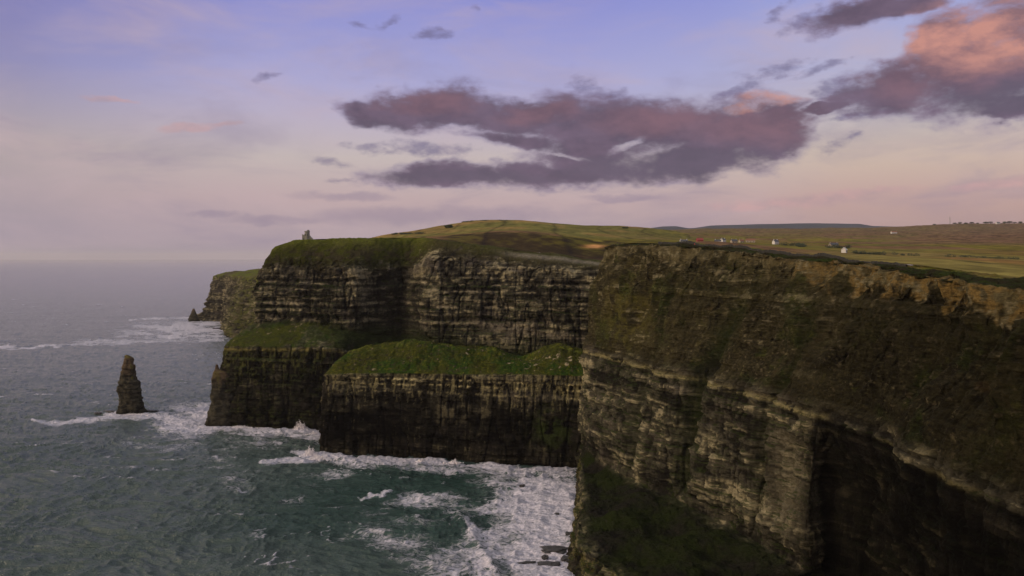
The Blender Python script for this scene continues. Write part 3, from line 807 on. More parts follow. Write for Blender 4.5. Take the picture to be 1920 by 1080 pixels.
# ------------------------------------------------------------------ the sea
def seg_d(px, py, x1, y1, x2, y2, ky):
    """distance to a segment with vertical pixels weighted ky"""
    dx_, dy_ = x2 - x1, (y2 - y1) * ky
    qx, qy = px - x1, (py - y1) * ky
    tt = np.clip((qx * dx_ + qy * dy_) / (dx_ * dx_ + dy_ * dy_ + 1e-9), 0, 1)
    return np.sqrt((qx - tt * dx_) ** 2 + (qy - tt * dy_) ** 2), tt

FOAM_LINES = [  # polyline, half width (px of the photograph), strength
 ([(395,799),(470,803),(560,808),(604,816)], 9, 1.0), ([(430,806),(560,814),(590,822)], 14, 0.72),
 ([(600,852),(700,862),(850,868),(960,876),(1090,880)], 8, 1.05), ([(560,850),(600,858),(700,870),(900,880),(1080,890)], 14, 0.70),
 ([(490,872),(540,868),(600,866)], 7, 0.95), ([(565,856),(600,860)], 12, 1.1),
 ([(60,790),(120,792),(180,786),(250,781),(330,776),(400,772)], 6, 0.95), ([(190,780),(270,779)], 9, 1.05),
 ([(0,654),(60,651),(105,648)], 3.0, 1.05), ([(105,650),(200,642),(300,640),(418,638)], 4, 0.8),
 ([(245,600),(300,597),(360,596)], 3.0, 0.95), ([(360,604),(418,606)], 4, 1.0), ([(220,632),(418,622)], 9, 0.7),
 ([(676,935),(728,921)], 3.2, 1.05), ([(718,920),(730,920)], 4, 1.0), ([(425,906),(455,912)], 2.5, 0.62), ([(600,1005),(618,988)], 2, 0.6),
 ([(860,968),(900,1010),(915,1040),(930,1075)], 9, 0.85), ([(470,1002),(498,996)], 2.5, 0.6), ([(960,878),(1040,900),(1075,925)], 7, 0.9),
 ([(545,1062),(600,1075)], 5, 0.5),
]
FOAM_BLOBS = [  # cx, cy, rx, ry, strength
 (1030,960,140,85,1.18),(1040,1060,130,90,1.2),(985,900,120,24,0.85),(930,1040,100,70,0.80),(800,940,100,22,0.72),(880,960,80,26,0.66),
 (840,1060,120,50,0.66),(740,1000,130,46,0.50),(590,905,70,25,0.38),(640,890,70,12,0.5),(350,790,95,38,0.92),(385,775,50,24,1.0),(480,830,90,16,0.5),
 (330,622,130,26,0.98),(380,618,80,26,1.1),(210,640,90,10,0.75),(450,900,60,35,0.34),(560,940,60,20,0.3),(300,830,110,30,0.42),(430,860,110,30,0.32),
]
def foam_map(px, py):
    f = np.zeros(px.shape)
    wx = 12 * fbm(px / 40, py / 22, None, 3, 0.55, 901); wy = 5 * fbm(px / 45, py / 18, None, 3, 0.55, 902)
    sc = np.clip((py - HY) / 400.0, 0.12, 1.2)
    qx, qy = px + wx * sc, py + wy * sc
    for pl, hw, st in FOAM_LINES:
        for (x1, y1), (x2, y2) in zip(pl[:-1], pl[1:]):
            dd, _ = seg_d(qx, qy, x1, y1, x2, y2, 1.5)
            f = np.maximum(f, st * (1 - ss(dd, hw * 0.35, hw * 1.9)))
    for cx, cy, rx, ry, st in FOAM_BLOBS:
        r = np.sqrt(((qx - cx) / rx) ** 2 + ((qy - cy) / ry) ** 2)
        f = np.maximum(f, st * (1 - ss(r, 0.35, 1.25)))
    return f

def build_sea():
    px = np.concatenate([np.arange(-9000, -1000, 500.0), np.arange(-1000, -120, 22.0), np.arange(-120, 1180, 1.5), np.arange(1180, 2400, 30.0), np.arange(2400, 9500, 500.0)])
    py = np.concatenate([[HY + H * F / 90000.0, HY + H * F / 60000.0], np.arange(HY + 7, 600, 0.75), np.arange(600, 1100, 0.95), np.geomspace(1101, 9000, 60)])[::-1]
    PX, PY = np.meshgrid(px, py, indexing='ij')
    Y = H * F / (PY - HY); X = (PX - 960) * Y / F
    inview = (PX > -150) & (PX < 1250) & (PY < 1150)
    foam = foam_map(PX, PY) * inview
    foam = foam * (1 - 0.35 * ss(fbm(X / 30, Y / 22, None, 3, 0.6, 990), 0.0, 0.8) * (foam < 0.93))
    foam = foam * (1 - 0.6 * ss(fbm(PX / 26, PY / 3.2, None, 4, 0.6, 991), -0.15, 0.6) * ss(Y, 1100, 1400) * (foam < 1.5))
    damp = 1.0 / (1.0 + (Y / 2600.0) ** 2)
    # swell rolling in from the south-west, broken up so crests are short
    wx = X + 14 * vn(X / 60, Y / 60, None, 71); wy = Y + 14 * vn(X / 60, Y / 60, None, 72)
    u = 0.30 * wx + 0.95 * wy
    sw = np.sin(u / 6.2 + 2.0 * vn(X / 45, Y / 45, None, 73)) * (0.55 + 0.45 * vn(X / 70, Y / 70, None, 74))
    def ridged(a, b, sd): return 1 - 2 * np.abs(vn(a, b, None, sd))
    ch = ridged(wx / 15 + 3, wy / 7.5, 75) * 0.55 + ridged((wx + 5) / 8.0, wy / 4.2, 76) * 0.33 + ridged(wx / 4.2, wy / 2.5, 77) * 0.16
    big = vn(X / 120, Y / 55, None, 78)
    Z = damp * (1.0 * sw + 2.1 * ch + 1.3 * big) - 0.3
    ftex = fbm(X / 5, Y / 5, None, 4, 0.6, 80)
    Z = Z + ss(foam, 0.45, 0.95) * (0.7 + 0.6 * ftex) * damp * (1 - ss(Y, 900, 1300))
    # breaker line rolling into the cove, and surf heaped against the cliff feet
    dd, _ = seg_d(PX, PY, 860, 968, 930, 1075, 1.0); Z = Z + 2.2 * gauss(dd, 0, 9) * inview
    crest = ss(0.75 * sw + 1.15 * ch, 0.75, 1.45) * ss(big + 0.6 * vn(X / 25, Y / 16, None, 79), -0.3, 0.7) * (Y < 3500)
    foam = np.maximum(foam, crest * 0.72)
    Z = np.where(inview | (Y < 3000), Z, -0.3)
    G = np.stack([X, Y, Z], -1)
    calm = 1 - np.exp(-(((X + 40) / 170) ** 2 + ((Y - 600) / 130) ** 2) ** 1.5)
    calm = np.clip(calm + 0.35 * vn(X / 80, Y / 60, None, 85), 0, 1)
    m, nt, p = new_mat('sea_water')
    geo = node(nt, 'ShaderNodeNewGeometry'); pos = S(nt, geo.outputs['Position'])
    fa = S(nt, node(nt, 'ShaderNodeAttribute', attribute_name='foam').outputs['Fac'])
    wq = noise(nt, pos, 0.03, 3.0, 0.6, 0.0, color=True)
    wqv = vmath(nt, 'MULTIPLY', vmath(nt, 'SUBTRACT', wq, (0.5, 0.5, 0.5)), (26.0, 26.0, 0.0))
    stp = vmath(nt, 'MULTIPLY', vmath(nt, 'ADD', pos, wqv), (0.65, 1.2, 0.0))
    n1 = noise(nt, stp, 0.16, 6.0, 0.62, 0.9)
    n2 = noise(nt, stp, 0.55, 5.0, 0.65, 0.4)
    lace = 1.0 - (n1 - 0.5).abs() * 9.0                       # thin veins of foam
    lace2 = 1.0 - (n2 - 0.5).abs() * 7.0
    n3 = noise(nt, stp, 0.05, 4.0, 0.6, 0.6)
    cover = fa * 1.45 - 0.98 + (lace.max(-0.8) * 0.42 + lace2.max(-0.8) * 0.26) + (n2 - 0.5) * 1.0 + (n3 - 0.5) * 1.8
    fm = cover.step(-0.12, 0.75) * fa.step(0.05, 0.30)
    # aerated water round the foam is milky green
    water = mix(nt, fa.step(0.15, 0.8) * 0.5, (0.014, 0.040, 0.032), (0.060, 0.120, 0.100))
    nb = noise(nt, pos, 0.012, 3.0, 0.5)
    water = mix(nt, nb.step(0.35, 0.7) * 0.45, water, (0.022, 0.050, 0.042))
    opn = S(nt, node(nt, 'ShaderNodeAttribute', attribute_name='open').outputs['Fac'])
    water = mix(nt, opn * 0.85, water, (0.062, 0.088, 0.080))
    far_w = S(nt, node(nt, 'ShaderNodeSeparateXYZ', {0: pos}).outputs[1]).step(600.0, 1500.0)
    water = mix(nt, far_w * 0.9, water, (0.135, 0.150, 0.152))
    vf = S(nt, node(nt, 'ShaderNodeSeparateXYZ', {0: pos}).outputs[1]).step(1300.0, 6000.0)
    water = mix(nt, vf * 0.8, water, (0.155, 0.160, 0.185))  # far water paled in colour to stand for distance haze
    fcol = mix(nt, n2.step(0.3, 0.7), (0.34, 0.34, 0.39), (0.66, 0.63, 0.71))
    col = mix(nt, fm, water, fcol)
    nt.links.new(col.s, p.inputs['Base Color'])
    rg = fm * 0.6 + 0.15
    nt.links.new(rg.s, p.inputs['Roughness'])
    p.inputs['IOR'].default_value = 1.33
    w1 = noise(nt, vmath(nt, 'MULTIPLY', pos, (0.7, 1.3, 0.0)), 0.30, 5.0, 0.62)
    w2 = noise(nt, vmath(nt, 'MULTIPLY', pos, (0.8, 1.2, 0.0)), 1.0, 4.0, 0.6)
    hgt = w1 * 2.0 + w2 * 0.5 + fm * 0.5 * n2
    bp = node(nt, 'ShaderNodeBump', {'Height': hgt, 'Strength': 1.0, 'Distance': 1.0})
    nt.links.new(bp.outputs[0], p.inputs['Normal'])
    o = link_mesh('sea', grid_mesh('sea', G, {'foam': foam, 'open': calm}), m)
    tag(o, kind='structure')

NEARG = build_near()
build_tower_cliff()
build_bench()
build_far()
build_land()
build_sea()
#@@OBJECTS
# ------------------------------------------------------------------ rocks that stand in the sea
def sea_pillar(name, cx, cy, rings, seed, label, cat, squash=0.75, nth=150, nz=150, green=0.5):
    """rings: (z, x_left, x_right) outline of the pillar as seen from the south"""
    zs = np.array([r[0] for r in rings], float); xl = np.array([r[1] for r in rings], float); xr = np.array([r[2] for r in rings], float)
    z = np.linspace(zs[0], zs[-1], nz); l = np.interp(z, zs, xl); r = np.interp(z, zs, xr)
    th = np.linspace(0, 2 * math.pi, nth + 1)
    T, Z = np.meshgrid(th, z, indexing='ij')
    mid = (l + r) / 2; rad = (r - l) / 2
    sq = np.sign(np.cos(T)) * np.abs(np.cos(T)) ** 0.8; sy = np.sign(np.sin(T)) * np.abs(np.sin(T)) ** 0.8
    X = cx + mid[None, :] + rad[None, :] * sq; Y = cy + rad[None, :] * squash * sy
    G = np.stack([X, Y, Z], -1)
    Nn = np.stack([np.cos(T), np.sin(T), 0 * T], -1)
    s = np.clip(rad / 12.0, 0.12, 1.0)[None, :]
    a, _, _ = strata(X, Y, Z, 7.0, seed, horiz=8); b, _, _ = strata(X, Y, Z, 2.6, seed + 3, horiz=4)
    d = s * (1.5 * a + 1.1 * b + 1.6 * fbm(X / 9, Y / 9, Z / 26, 3, 0.6, seed + 4) + 0.5 * fbm(X / 2, Y / 2, Z / 2, 3, 0.6, seed + 5))
    G = G + Nn * d[..., None]
    cap = G[:, -1:].copy(); cap[..., 0] = G[:, -1, 0].mean(); cap[..., 1] = G[:, -1, 1].mean(); cap[..., 2] += 0.6
    G = np.concatenate([G, cap], 1)
    X, Y, Z = G[..., 0], G[..., 1], G[..., 2]
    tone = 0.5 + 0.5 * fbm(X / 5, Y / 5, Z / 2, 4, 0.6, seed + 8)
    c = lerp(np.broadcast_to(ROCK_D * 1.3, G.shape), ROCK * 1.1, ss(tone, 0.1, 0.8))
    hz = (Z - zs[0]) / (zs[-1] - zs[0])
    c = lerp(c, np.array((0.13, 0.085, 0.05)), ss(hz + 0.3 * tone, 0.75, 1.05) * 0.6)
    c = lerp(c, np.array((0.13, 0.13, 0.02)), ss(hz + 0.5 * fbm(X / 5, Y / 5, Z / 6, 3, 0.6, seed + 9), 0.85, 1.15) * green)
    c = c * (0.45 + 0.55 * ss(Z, 0, 10))[..., None]
    G = G - np.array((cx, cy, 0.0))
    me = grid_mesh(name, G, {'base': c}, flip=True)
    o = link_mesh(name, me, M_CLIFF); o.location = (cx, cy, 0)
    return tag(o, label, cat)

k = 0.62   # metres per photograph pixel at the stack
sea_pillar('sea_stack', -444, 930, [(-4, -14.5, 20), (2, -13.5, 17.5), (5, -12, 14.5), (17, -12, 13.5), (23, -13, 13), (33, -12, 9.5), (42, -10.5, 7), (50, -8.5, 6), (57, -7.5, 5), (62, -6.6, 4.6), (64.5, -6.0, 3.6), (67.5, -6.2, -2.0)], 301,
    'tall narrow sea stack of layered brown rock, standing alone in the surf', 'sea stack')
sea_pillar('sea_stack', -905, 2275, [(-4, -17, 20), (3, -15, 16), (14, -11, 9), (22, -8, 7), (30, -5, 4), (36, -2.5, 1.5)], 321,
    'small dark pointed stack at the foot of the low far headland', 'sea stack', nth=70, nz=60, green=0.1)

M_ROCK = simple('wet_rock', (0.035, 0.032, 0.030), 0.45, 0.4, 0.8, bump=0.15)
def sea_rock(px, py, lx, ly, hgt, seed, label, group=None):
    x, y = SEA(px, py); lx, ly, hgt = lx * 1.25, ly * 1.5, hgt * 1.25
    bm = bmesh.new(); bmesh.ops.create_icosphere(bm, subdivisions=4, radius=1.0)
    co = np.array([v.co[:] for v in bm.verts])
    n = co / np.linalg.norm(co, axis=1, keepdims=True)
    d = 1 + 0.34 * fbm(n[:, 0] * 1.6 + seed, n[:, 1] * 1.6, n[:, 2] * 1.6, 4, 0.6, seed) + 0.10 * np.round(2 * vn(n[:, 0] * 2.5 + seed, n[:, 1] * 2.5, n[:, 2] * 5, seed + 1))
    co = n * d[:, None]; co[:, 2] = np.where(co[:, 2] > 0.55, 0.55 + (co[:, 2] - 0.55) * 0.35, co[:, 2])
    for v, c in zip(bm.verts, co): v.co = (c[0] * lx / 2, c[1] * ly / 2, c[2] * hgt)
    me = bpy.data.meshes.new('sea_rock'); bm.to_mesh(me); bm.free()
    o = link_mesh('sea_rock', me, M_ROCK); o.location = (x, y, 0.9); o.rotation_euler = (0, 0, (seed * 1.7) % 0.8 - 0.4)
    return tag(o, label, 'rock', group)
RG = 'dark rocks awash in the foam of the cove'
for i, (px, py, lx, ly, h, lb) in enumerate([
    (1043, 1034, 13, 7, 1.8, 'large dark wet rock by the cliff foot, biggest of the cove rocks'),
    (1030, 1029, 9, 2.4, 1.0, 'thin flat dark rock ledge reaching left from the largest cove rock'),
    (1028, 1062, 11, 4.5, 1.5, 'long dark rock in the foam just below the largest cove rock'),
    (988, 1058, 8.5, 1.8, 0.8, 'thin flat dark rock in the foam, left of the long dark rock'),
    (1022, 1047, 3.2, 2.6, 1.1, 'small round dark rock between the largest cove rock and the long one'),
    (1062, 1051, 5, 4, 1.5, 'dark rock touching the cliff foot right of the long dark rock'),
    (1015, 957, 5.5, 3, 1.0, 'lone flat dark rock in the middle of the white foam'),
    (1071, 956, 4.2, 5, 1.5, 'dark rock at the cliff foot level with the lone foam rock'),
    (1068, 1004, 4.5, 3.5, 1.2, 'dark rock against the cliff foot, a little above the largest cove rock'),
    (979, 913, 3.6, 3.2, 1.0, 'small dark rock in the upper foam near the grassy block'),
    (998, 984, 3.6, 2, 0.7, 'faint dark rock in the foam below and left of the lone foam rock'),
    (1044, 966, 2.6, 2, 0.8, 'small dark rock just right of the lone foam rock'),
    (933, 970, 3.6, 2.8, 0.7, 'small dark rock at the left margin of the thick foam'),
    (899, 975, 4, 2.4, 0.7, 'leftmost small dark rock, where the foam thins out')]):
    sea_rock(px, py, lx, ly, h, 11 + i, lb, RG)
sea_rock(207, 774, 15, 5, 2.2, 41, 'low dark reef left of the tall sea stack')
sea_rock(185, 776, 7, 4, 1.6, 42, 'small reddish brown reef tip at the far left of the sea stack reef')
sea_rock(281, 772, 15, 5, 1.7, 43, 'low dark reef right of the tall sea stack')
sea_rock(407, 617, 16, 8, 3.0, 44, 'small dark rock in the surf beyond the tower headland')
# horn of rock on the seaward edge of the tower headland
sea_pillar('rock_pinnacle', -315, 866, [(-3, -17, 16), (10, -12, 16), (30, -9.5, 16), (50, -8, 14), (57, -7, 9), (60, -6.3, -1.5), (65, -5.5, -3.5)], 341,
    'slim dark rock pinnacle leaning on the seaward edge of the tower headland', 'rock pinnacle', nth=60, nz=70, green=0.3)

# ------------------------------------------------------------------ ground lookup
def near_z(x, y):
    Gn, vv = NEARG
    d2 = (Gn[..., 0] - x) ** 2 + (Gn[..., 1] - y) ** 2 + np.where(vv > 4.8, 0, 1e6)
    i = np.argmin(d2); return float(Gn[..., 2].ravel()[i])
def ground_at(px, py, y0, y1):
    Y = np.linspace(y0, y1, 300); X = (px - 960) * Y / F
    Z = land_z(X, Y); q = HY - (Z - H) * F / Y
    i = int(np.argmin(np.abs(q - py))); return float(X[i]), float(Y[i]), float(Z[i])
def edge_pt(px):
    P = [s[-1] for s in NEAR]
    pp = [960 + F * p[0] / max(p[1], 50) for p in P]
    for i in range(1, 11):
        if pp[i] <= px <= pp[i + 1]:
            f = (px - pp[i]) / (pp[i + 1] - pp[i]); return [P[i][j] * (1 - f) + P[i + 1][j] * f for j in range(2)]
    return list(P[11][:2])

# ------------------------------------------------------------------ small mesh helpers
def box(bm, x0, x1, y0, y1, z0, z1):
    vs = [bm.verts.new(p) for p in ((x0,y0,z0),(x1,y0,z0),(x1,y1,z0),(x0,y1,z0),(x0,y0,z1),(x1,y0,z1),(x1,y1,z1),(x0,y1,z1))]
    for f in ((0,3,2,1),(4,5,6,7),(0,1,5,4),(1,2,6,5),(2,3,7,6),(3,0,4,7)): bm.faces.new([vs[i] for i in f])
def cyl(bm, cx, cy, z0, z1, r0, r1, n=28, cap=True):
    a = [bm.verts.new((cx + r0 * math.cos(2*math.pi*i/n), cy + r0 * math.sin(2*math.pi*i/n), z0)) for i in range(n)]
    b = [bm.verts.new((cx + r1 * math.cos(2*math.pi*i/n), cy + r1 * math.sin(2*math.pi*i/n), z1)) for i in range(n)]
    for i in range(n): bm.faces.new((a[i], a[(i+1)%n], b[(i+1)%n], b[i]))
    if cap: bm.faces.new(b); bm.faces.new(a[::-1])
def bar(bm, p, q, r):
    p, q = Vector(p), Vector(q); d = (q - p).normalized(); u = d.orthogonal().normalized(); w = d.cross(u)
    a = [bm.verts.new(p + (u*sx + w*sy) * r) for sx, sy in ((1,1),(-1,1),(-1,-1),(1,-1))]
    b = [bm.verts.new(q + (u*sx + w*sy) * r) for sx, sy in ((1,1),(-1,1),(-1,-1),(1,-1))]
    for i in range(4): bm.faces.new((a[i], a[(i+1)%4], b[(i+1)%4], b[i]))
    bm.faces.new(b); bm.faces.new(a[::-1])
def part(name, bm, mat, parent, label=None):
    bmesh.ops.recalc_face_normals(bm, faces=bm.faces[:])
    me = bpy.data.meshes.new(name); bm.to_mesh(me); bm.free()
    o = link_mesh(name, me, mat, parent)
    if label: o['label'] = label
    return o

# ------------------------------------------------------------------ the stone lookout tower on the headland
M_STONE = simple('grey_stone', (0.17, 0.165, 0.135), 0.9, 0.3, 1.2, bump=0.1)
M_DARK = simple('dark_opening', (0.02, 0.02, 0.02), 0.6, 0.1)
tx, ty = -234.5, 916.0
tz = float(land_z(tx, ty)) - 0.6
tw = thing('stone_tower', 'grey ruined looking lookout tower with a stepped outline, alone on the grassy headland top', 'tower', (tx, ty, tz))
b = bmesh.new(); cyl(b, 0, 0, 0, 9.6, 3.1, 2.75, 32)
body = part('tower_body', b, M_STONE, tw)
b = bmesh.new()
for i in range(10):
    a = 2 * math.pi * i / 10
    bar(b, (2.55*math.cos(a), 2.55*math.sin(a), 9.5), (2.55*math.cos(a), 2.55*math.sin(a), 10.7), 0.42)
part('battlement', b, M_STONE, body)
for a in (-1.2, -2.0):
    b = bmesh.new(); x, y = 3.0*math.cos(a), 3.0*math.sin(a); box(b, x-0.35, x+0.35, y-0.2, y+0.2, 5.2, 7.0); part('window', b, M_DARK, body)
b = bmesh.new(); cyl(b, 0.9, 1.0, 9.0, 11.9, 1.5, 1.4, 20); part('stair_turret', b, M_STONE, tw)
b = bmesh.new(); box(b, -5.2, -1.6, -2.4, 2.2, 0, 6.3); box(b, -5.2, -4.4, -2.4, -1.5, 6.3, 7.0); box(b, -2.9, -2.2, -2.4, -1.5, 6.3, 7.0); part('annex', b, M_STONE, tw)
b = bmesh.new()
vs = [b.verts.new(p) for p in ((2.2,-1.9,0),(8.2,-1.9,0),(2.2,-1.9,6.2),(2.2,1.9,0),(8.2,1.9,0),(2.2,1.9,6.2))]
for f in ((0,1,2),(3,5,4),(0,3,4,1),(1,4,5,2),(2,5,3,0)): b.faces.new([vs[i] for i in f])
part('stair_ramp', b, M_STONE, tw)
b = bmesh.new(); box(b, -3.9, -2.9, -2.46, -2.3, 0, 2.2); part('door', b, M_DARK, tw)

# ------------------------------------------------------------------ cottages on the fields
M_WHITE = simple('whitewash', (0.50, 0.49, 0.46), 0.85, 0.08)
M_CREAM = simple('cream_render', (0.30, 0.25, 0.19), 0.85, 0.1)
M_SLATE = simple('slate_roof', (0.055, 0.055, 0.062), 0.6, 0.2)
M_RED = simple('red_roof', (0.22, 0.035, 0.030), 0.7, 0.15)
M_BROWN = simple('rust_roof', (0.20, 0.085, 0.045), 0.8, 0.2)
M_GLASS = simple('dark_pane', (0.03, 0.035, 0.04), 0.2, 0.1)
M_DOOR = simple('painted_door', (0.10, 0.045, 0.03), 0.6, 0.1)
def cottage(px, py, y0, y1, w, d, h, rz, wall, roof, label, chim=True):
    w, d, h = w * 0.85, d * 0.85, h * 0.85
    x, y, z = ground_at(px, py, y0, y1)
    t = thing('cottage', label, 'cottage', (x, y, z - 0.3), rz, 'scattered farm buildings on the plateau')
    b = bmesh.new(); hw, hd = w/2, d/2; rh = h * 0.62
    vs = [b.verts.new(p) for p in ((-hw,-hd,0),(hw,-hd,0),(hw,hd,0),(-hw,hd,0),(-hw,-hd,h),(hw,-hd,h),(hw,hd,h),(-hw,hd,h),(-hw,0,h+rh),(hw,0,h+rh))]
    for f in ((0,1,5,4),(2,3,7,6),(1,2,6,9,5),(3,0,4,8,7),(0,3,2,1)): b.faces.new([vs[i] for i in f])
    wl = part('wall', b, wall, t)
    b = bmesh.new(); o = 0.35
    for s in (-1, 1):
        p = [(-hw-o, s*(hd+o), h-0.25), (hw+o, s*(hd+o), h-0.25), (hw+o, 0, h+rh+0.06), (-hw-o, 0, h+rh+0.06)]
        lo = [b.verts.new(q) for q in p]; up = [b.verts.new((q[0], q[1], q[2]+0.22)) for q in p]
        b.faces.new(lo); b.faces.new(up[::-1])
        for i in range(4): b.faces.new((lo[i], lo[(i+1)%4], up[(i+1)%4], up[i]))
    rf = part('roof', b, roof, t)
    if chim:
        for sx in (-1, 1):
            b = bmesh.new(); box(b, sx*(hw-0.7)-0.4, sx*(hw-0.7)+0.4, -0.45, 0.45, h+rh-0.6, h+rh+1.0); part('chimney', b, wall, rf)
    n = max(2, int(w / 4))
    for i in range(n):
        cx = -hw + w * (i + 0.5) / n
        b = bmesh.new()
        if i == n // 2: box(b, cx-0.5, cx+0.5, -hd-0.06, -hd+0.1, 0, 2.1); part('door', b, M_DOOR, wl)
        else: box(b, cx-0.55, cx+0.55, -hd-0.05, -hd+0.1, 1.0, 2.2); part('window', b, M_GLASS, wl)
    return t
cottage(1583, 474, 520, 900, 4.6, 4.2, 3.2, 0.9, M_WHITE, M_WHITE, 'bright white hut beyond the cliff top wall, brightest of the farm buildings', False)
cottage(1454, 458, 900, 2000, 9, 6, 4.6, 0.5, M_WHITE, M_SLATE, 'white cottage standing by itself between the brown barn and the bright white hut')
cottage(1376, 456.5, 1000, 2000, 9, 6, 4, 0.2, M_CREAM, M_SLATE, 'pale cottage just left of the brown roofed barn')
cottage(1390, 456, 1200, 2200, 8, 6, 4, 0.3, M_CREAM, M_BROWN, 'small cream cottage tucked against the left end of the brown roofed barn')
cottage(1407, 454.5, 1200, 2200, 17, 8, 4.4, -0.15, M_CREAM, M_BROWN, 'long low barn with a rusty brown roof on the plateau', False)
cottage(1356, 454, 1200, 2200, 9, 6, 4.6, 0.6, M_WHITE, M_SLATE, 'white cottage, right and farther of the close pair beyond the wall')
cottage(1346, 456.5, 1000, 1800, 9, 6, 3.6, -0.2, M_WHITE, M_SLATE, 'white cottage, left and nearer of the close pair beyond the wall')
cottage(1312, 455.5, 900, 1800, 9, 6.5, 4.6, 0.1, M_RED, M_RED, 'red barn with a red roof behind the cliff top wall', False)
cottage(1282, 456, 900, 1800, 11, 6, 3.4, 0.15, M_WHITE, M_SLATE, 'low white cottage left of the red barn')
cottage(1563, 463, 900, 1800, 13, 6, 3.6, 0.3, M_CREAM, M_SLATE, 'dull grey white cottage in the hedges beyond the bright white hut')
cottage(1676, 438, 2000, 4500, 26, 10, 7, 0.1, M_WHITE, M_BROWN, 'white farmhouse far off on the brown moor')
cottage(1871, 420, 4000, 5300, 30, 14, 10, 0.2, M_WHITE, M_SLATE, 'white shed among the trees on the far skyline')

# ------------------------------------------------------------------ mast on the skyline
M_STEEL = simple('grey_steel', (0.22, 0.21, 0.22), 0.5, 0.1, metal=0.4)
mx, my, mz = ground_at(1781, 421, 4000, 5300)
ms = thing('radio_mast', 'slim lattice radio mast on the far skyline left of the tree row', 'mast', (mx, my, mz - 1))
for i in range(3):
    a = 2 * math.pi * i / 3; b = bmesh.new(); bar(b, (5*math.cos(a), 5*math.sin(a), 0), (0.9*math.cos(a), 0.9*math.sin(a), 50), 0.45); part('leg', b, M_STEEL, ms)
b = bmesh.new()
for kz in range(9):
    z0, z1 = kz * 5.5, kz * 5.5 + 5.5
    for i in range(3):
        a, c2 = 2*math.pi*i/3, 2*math.pi*(i+1)/3
        r0, r1 = 5 - 4.1*z0/50, 5 - 4.1*z1/50
        bar(b, (r0*math.cos(a), r0*math.sin(a), z0), (r1*math.cos(c2), r1*math.sin(c2), z1), 0.2)
part('bracing', b, M_STEEL, ms)
b = bmesh.new(); bar(b, (0,0,49), (0,0,58), 0.3); part('aerial', b, M_STEEL, ms)
for kz in (38, 44):
    b = bmesh.new(); cyl(b, 1.8, -1.8, kz, kz+1.8, 1.3, 1.3, 14); part('dish', b, M_STEEL, ms)

# ------------------------------------------------------------------ stone wall on the cliff edge
M_WALL = simple('dark_flagstone', (0.016, 0.015, 0.012), 0.9, 0.35, 0.8, bump=0.2)
def edge_wall(px0, px1, h, label):
    pts = []
    for px in np.linspace(px0, px1, 420):
        x, y = edge_pt(px); pts.append((x, y))
    pts = np.array(pts); zz = np.array([near_z(x, y) for x, y in pts[::6]]); zz = np.interp(np.arange(len(pts)), np.arange(0, len(pts), 6), zz)
    d = np.gradient(pts, axis=0); d /= np.linalg.norm(d, axis=1, keepdims=True); n = np.stack([-d[:, 1], d[:, 0]], -1)
    s = np.cumsum(np.r_[0, np.linalg.norm(np.diff(pts, axis=0), axis=1)])
    top = h * (1 + 0.16 * vn(s / 1.3, s * 0, None, 5) + 0.22 * vn(s / 9, s * 0, None, 6))
    wd = 0.55 + 0.12 * vn(s / 0.9, s * 0, None, 7)
    rows = []
    for off, hh in ((-1.35, -1.0), (-1.1, 0.5), (-0.9, 1.0), (0.9, 1.0), (1.1, 0.5), (1.35, -1.0)):
        z = zz + (top * hh if hh > 0 else -1.2)
        rows.append(np.stack([pts[:, 0] + n[:, 0] * wd * off, pts[:, 1] + n[:, 1] * wd * off, z], -1))
    G = np.stack(rows, 1); o0 = G[0, 0].copy(); G = G - o0
    o = link_mesh('stone_wall', grid_mesh('stone_wall', G, smooth=False), M_WALL); o.location = o0
    return tag(o, label, 'wall')
edge_wall(1236, 1700, 1.5, 'long dark flagstone wall following the near cliff edge')

# ------------------------------------------------------------------ leafy things
M_LEAF = simple('dark_foliage', (0.030, 0.040, 0.014), 0.8, 0.45, 0.6)
M_LEAF2 = simple('gorse_foliage', (0.045, 0.055, 0.018), 0.8, 0.45, 0.6)
M_BARK = simple('bark', (0.06, 0.045, 0.03), 0.9, 0.2)
rnd = random.Random(5)
def leaves(bm, cx, cy, cz, rx, ry, rz, n, size):
    for _ in range(n):
        while True:
            p = Vector((rnd.uniform(-1, 1), rnd.uniform(-1, 1), rnd.uniform(-1, 1)))
            if 0.25 < p.length < 1: break
        c = Vector((cx + p.x * rx, cy + p.y * ry, cz + p.z * rz))
        u = Vector((rnd.gauss(0, 1), rnd.gauss(0, 1), rnd.gauss(0, 1))).normalized(); w = u.orthogonal().normalized(); s = size * rnd.uniform(0.6, 1.3)
        vs = [bm.verts.new(c + u * s), bm.verts.new(c + w * s * 0.7), bm.verts.new(c - u * s), bm.verts.new(c - w * s * 0.7)]
        bm.faces.new(vs)
def path_bushes(pts, hgt, wid, name, label, cat, mat, dens=3.0):
    """a hedge: a continuous run of leaf clumps with twigs, one object"""
    bm = bmesh.new(); o0 = Vector(pts[0])
    for a, b2 in zip(pts[:-1], pts[1:]):
        a, b2 = Vector(a), Vector(b2); L = (b2 - a).length; n = max(1, int(L / (wid * 0.8)))
        for i in range(n):
            p = a.lerp(b2, (i + rnd.random()) / n) - o0
            if rnd.random() < 0.12: continue
            hh = hgt * rnd.uniform(0.55, 1.25)
            leaves(bm, p.x, p.y + rnd.uniform(-.3, .3) * wid, p.z + hh * 0.45, wid * rnd.uniform(.6, 1), wid * rnd.uniform(.6, 1), hh * 0.6, int(26 * dens), hgt * 0.16)
    me = bpy.data.meshes.new(name); bm.to_mesh(me); bm.free()
    o = link_mesh(name, me, mat); o.location = o0
    return tag(o, label, cat)
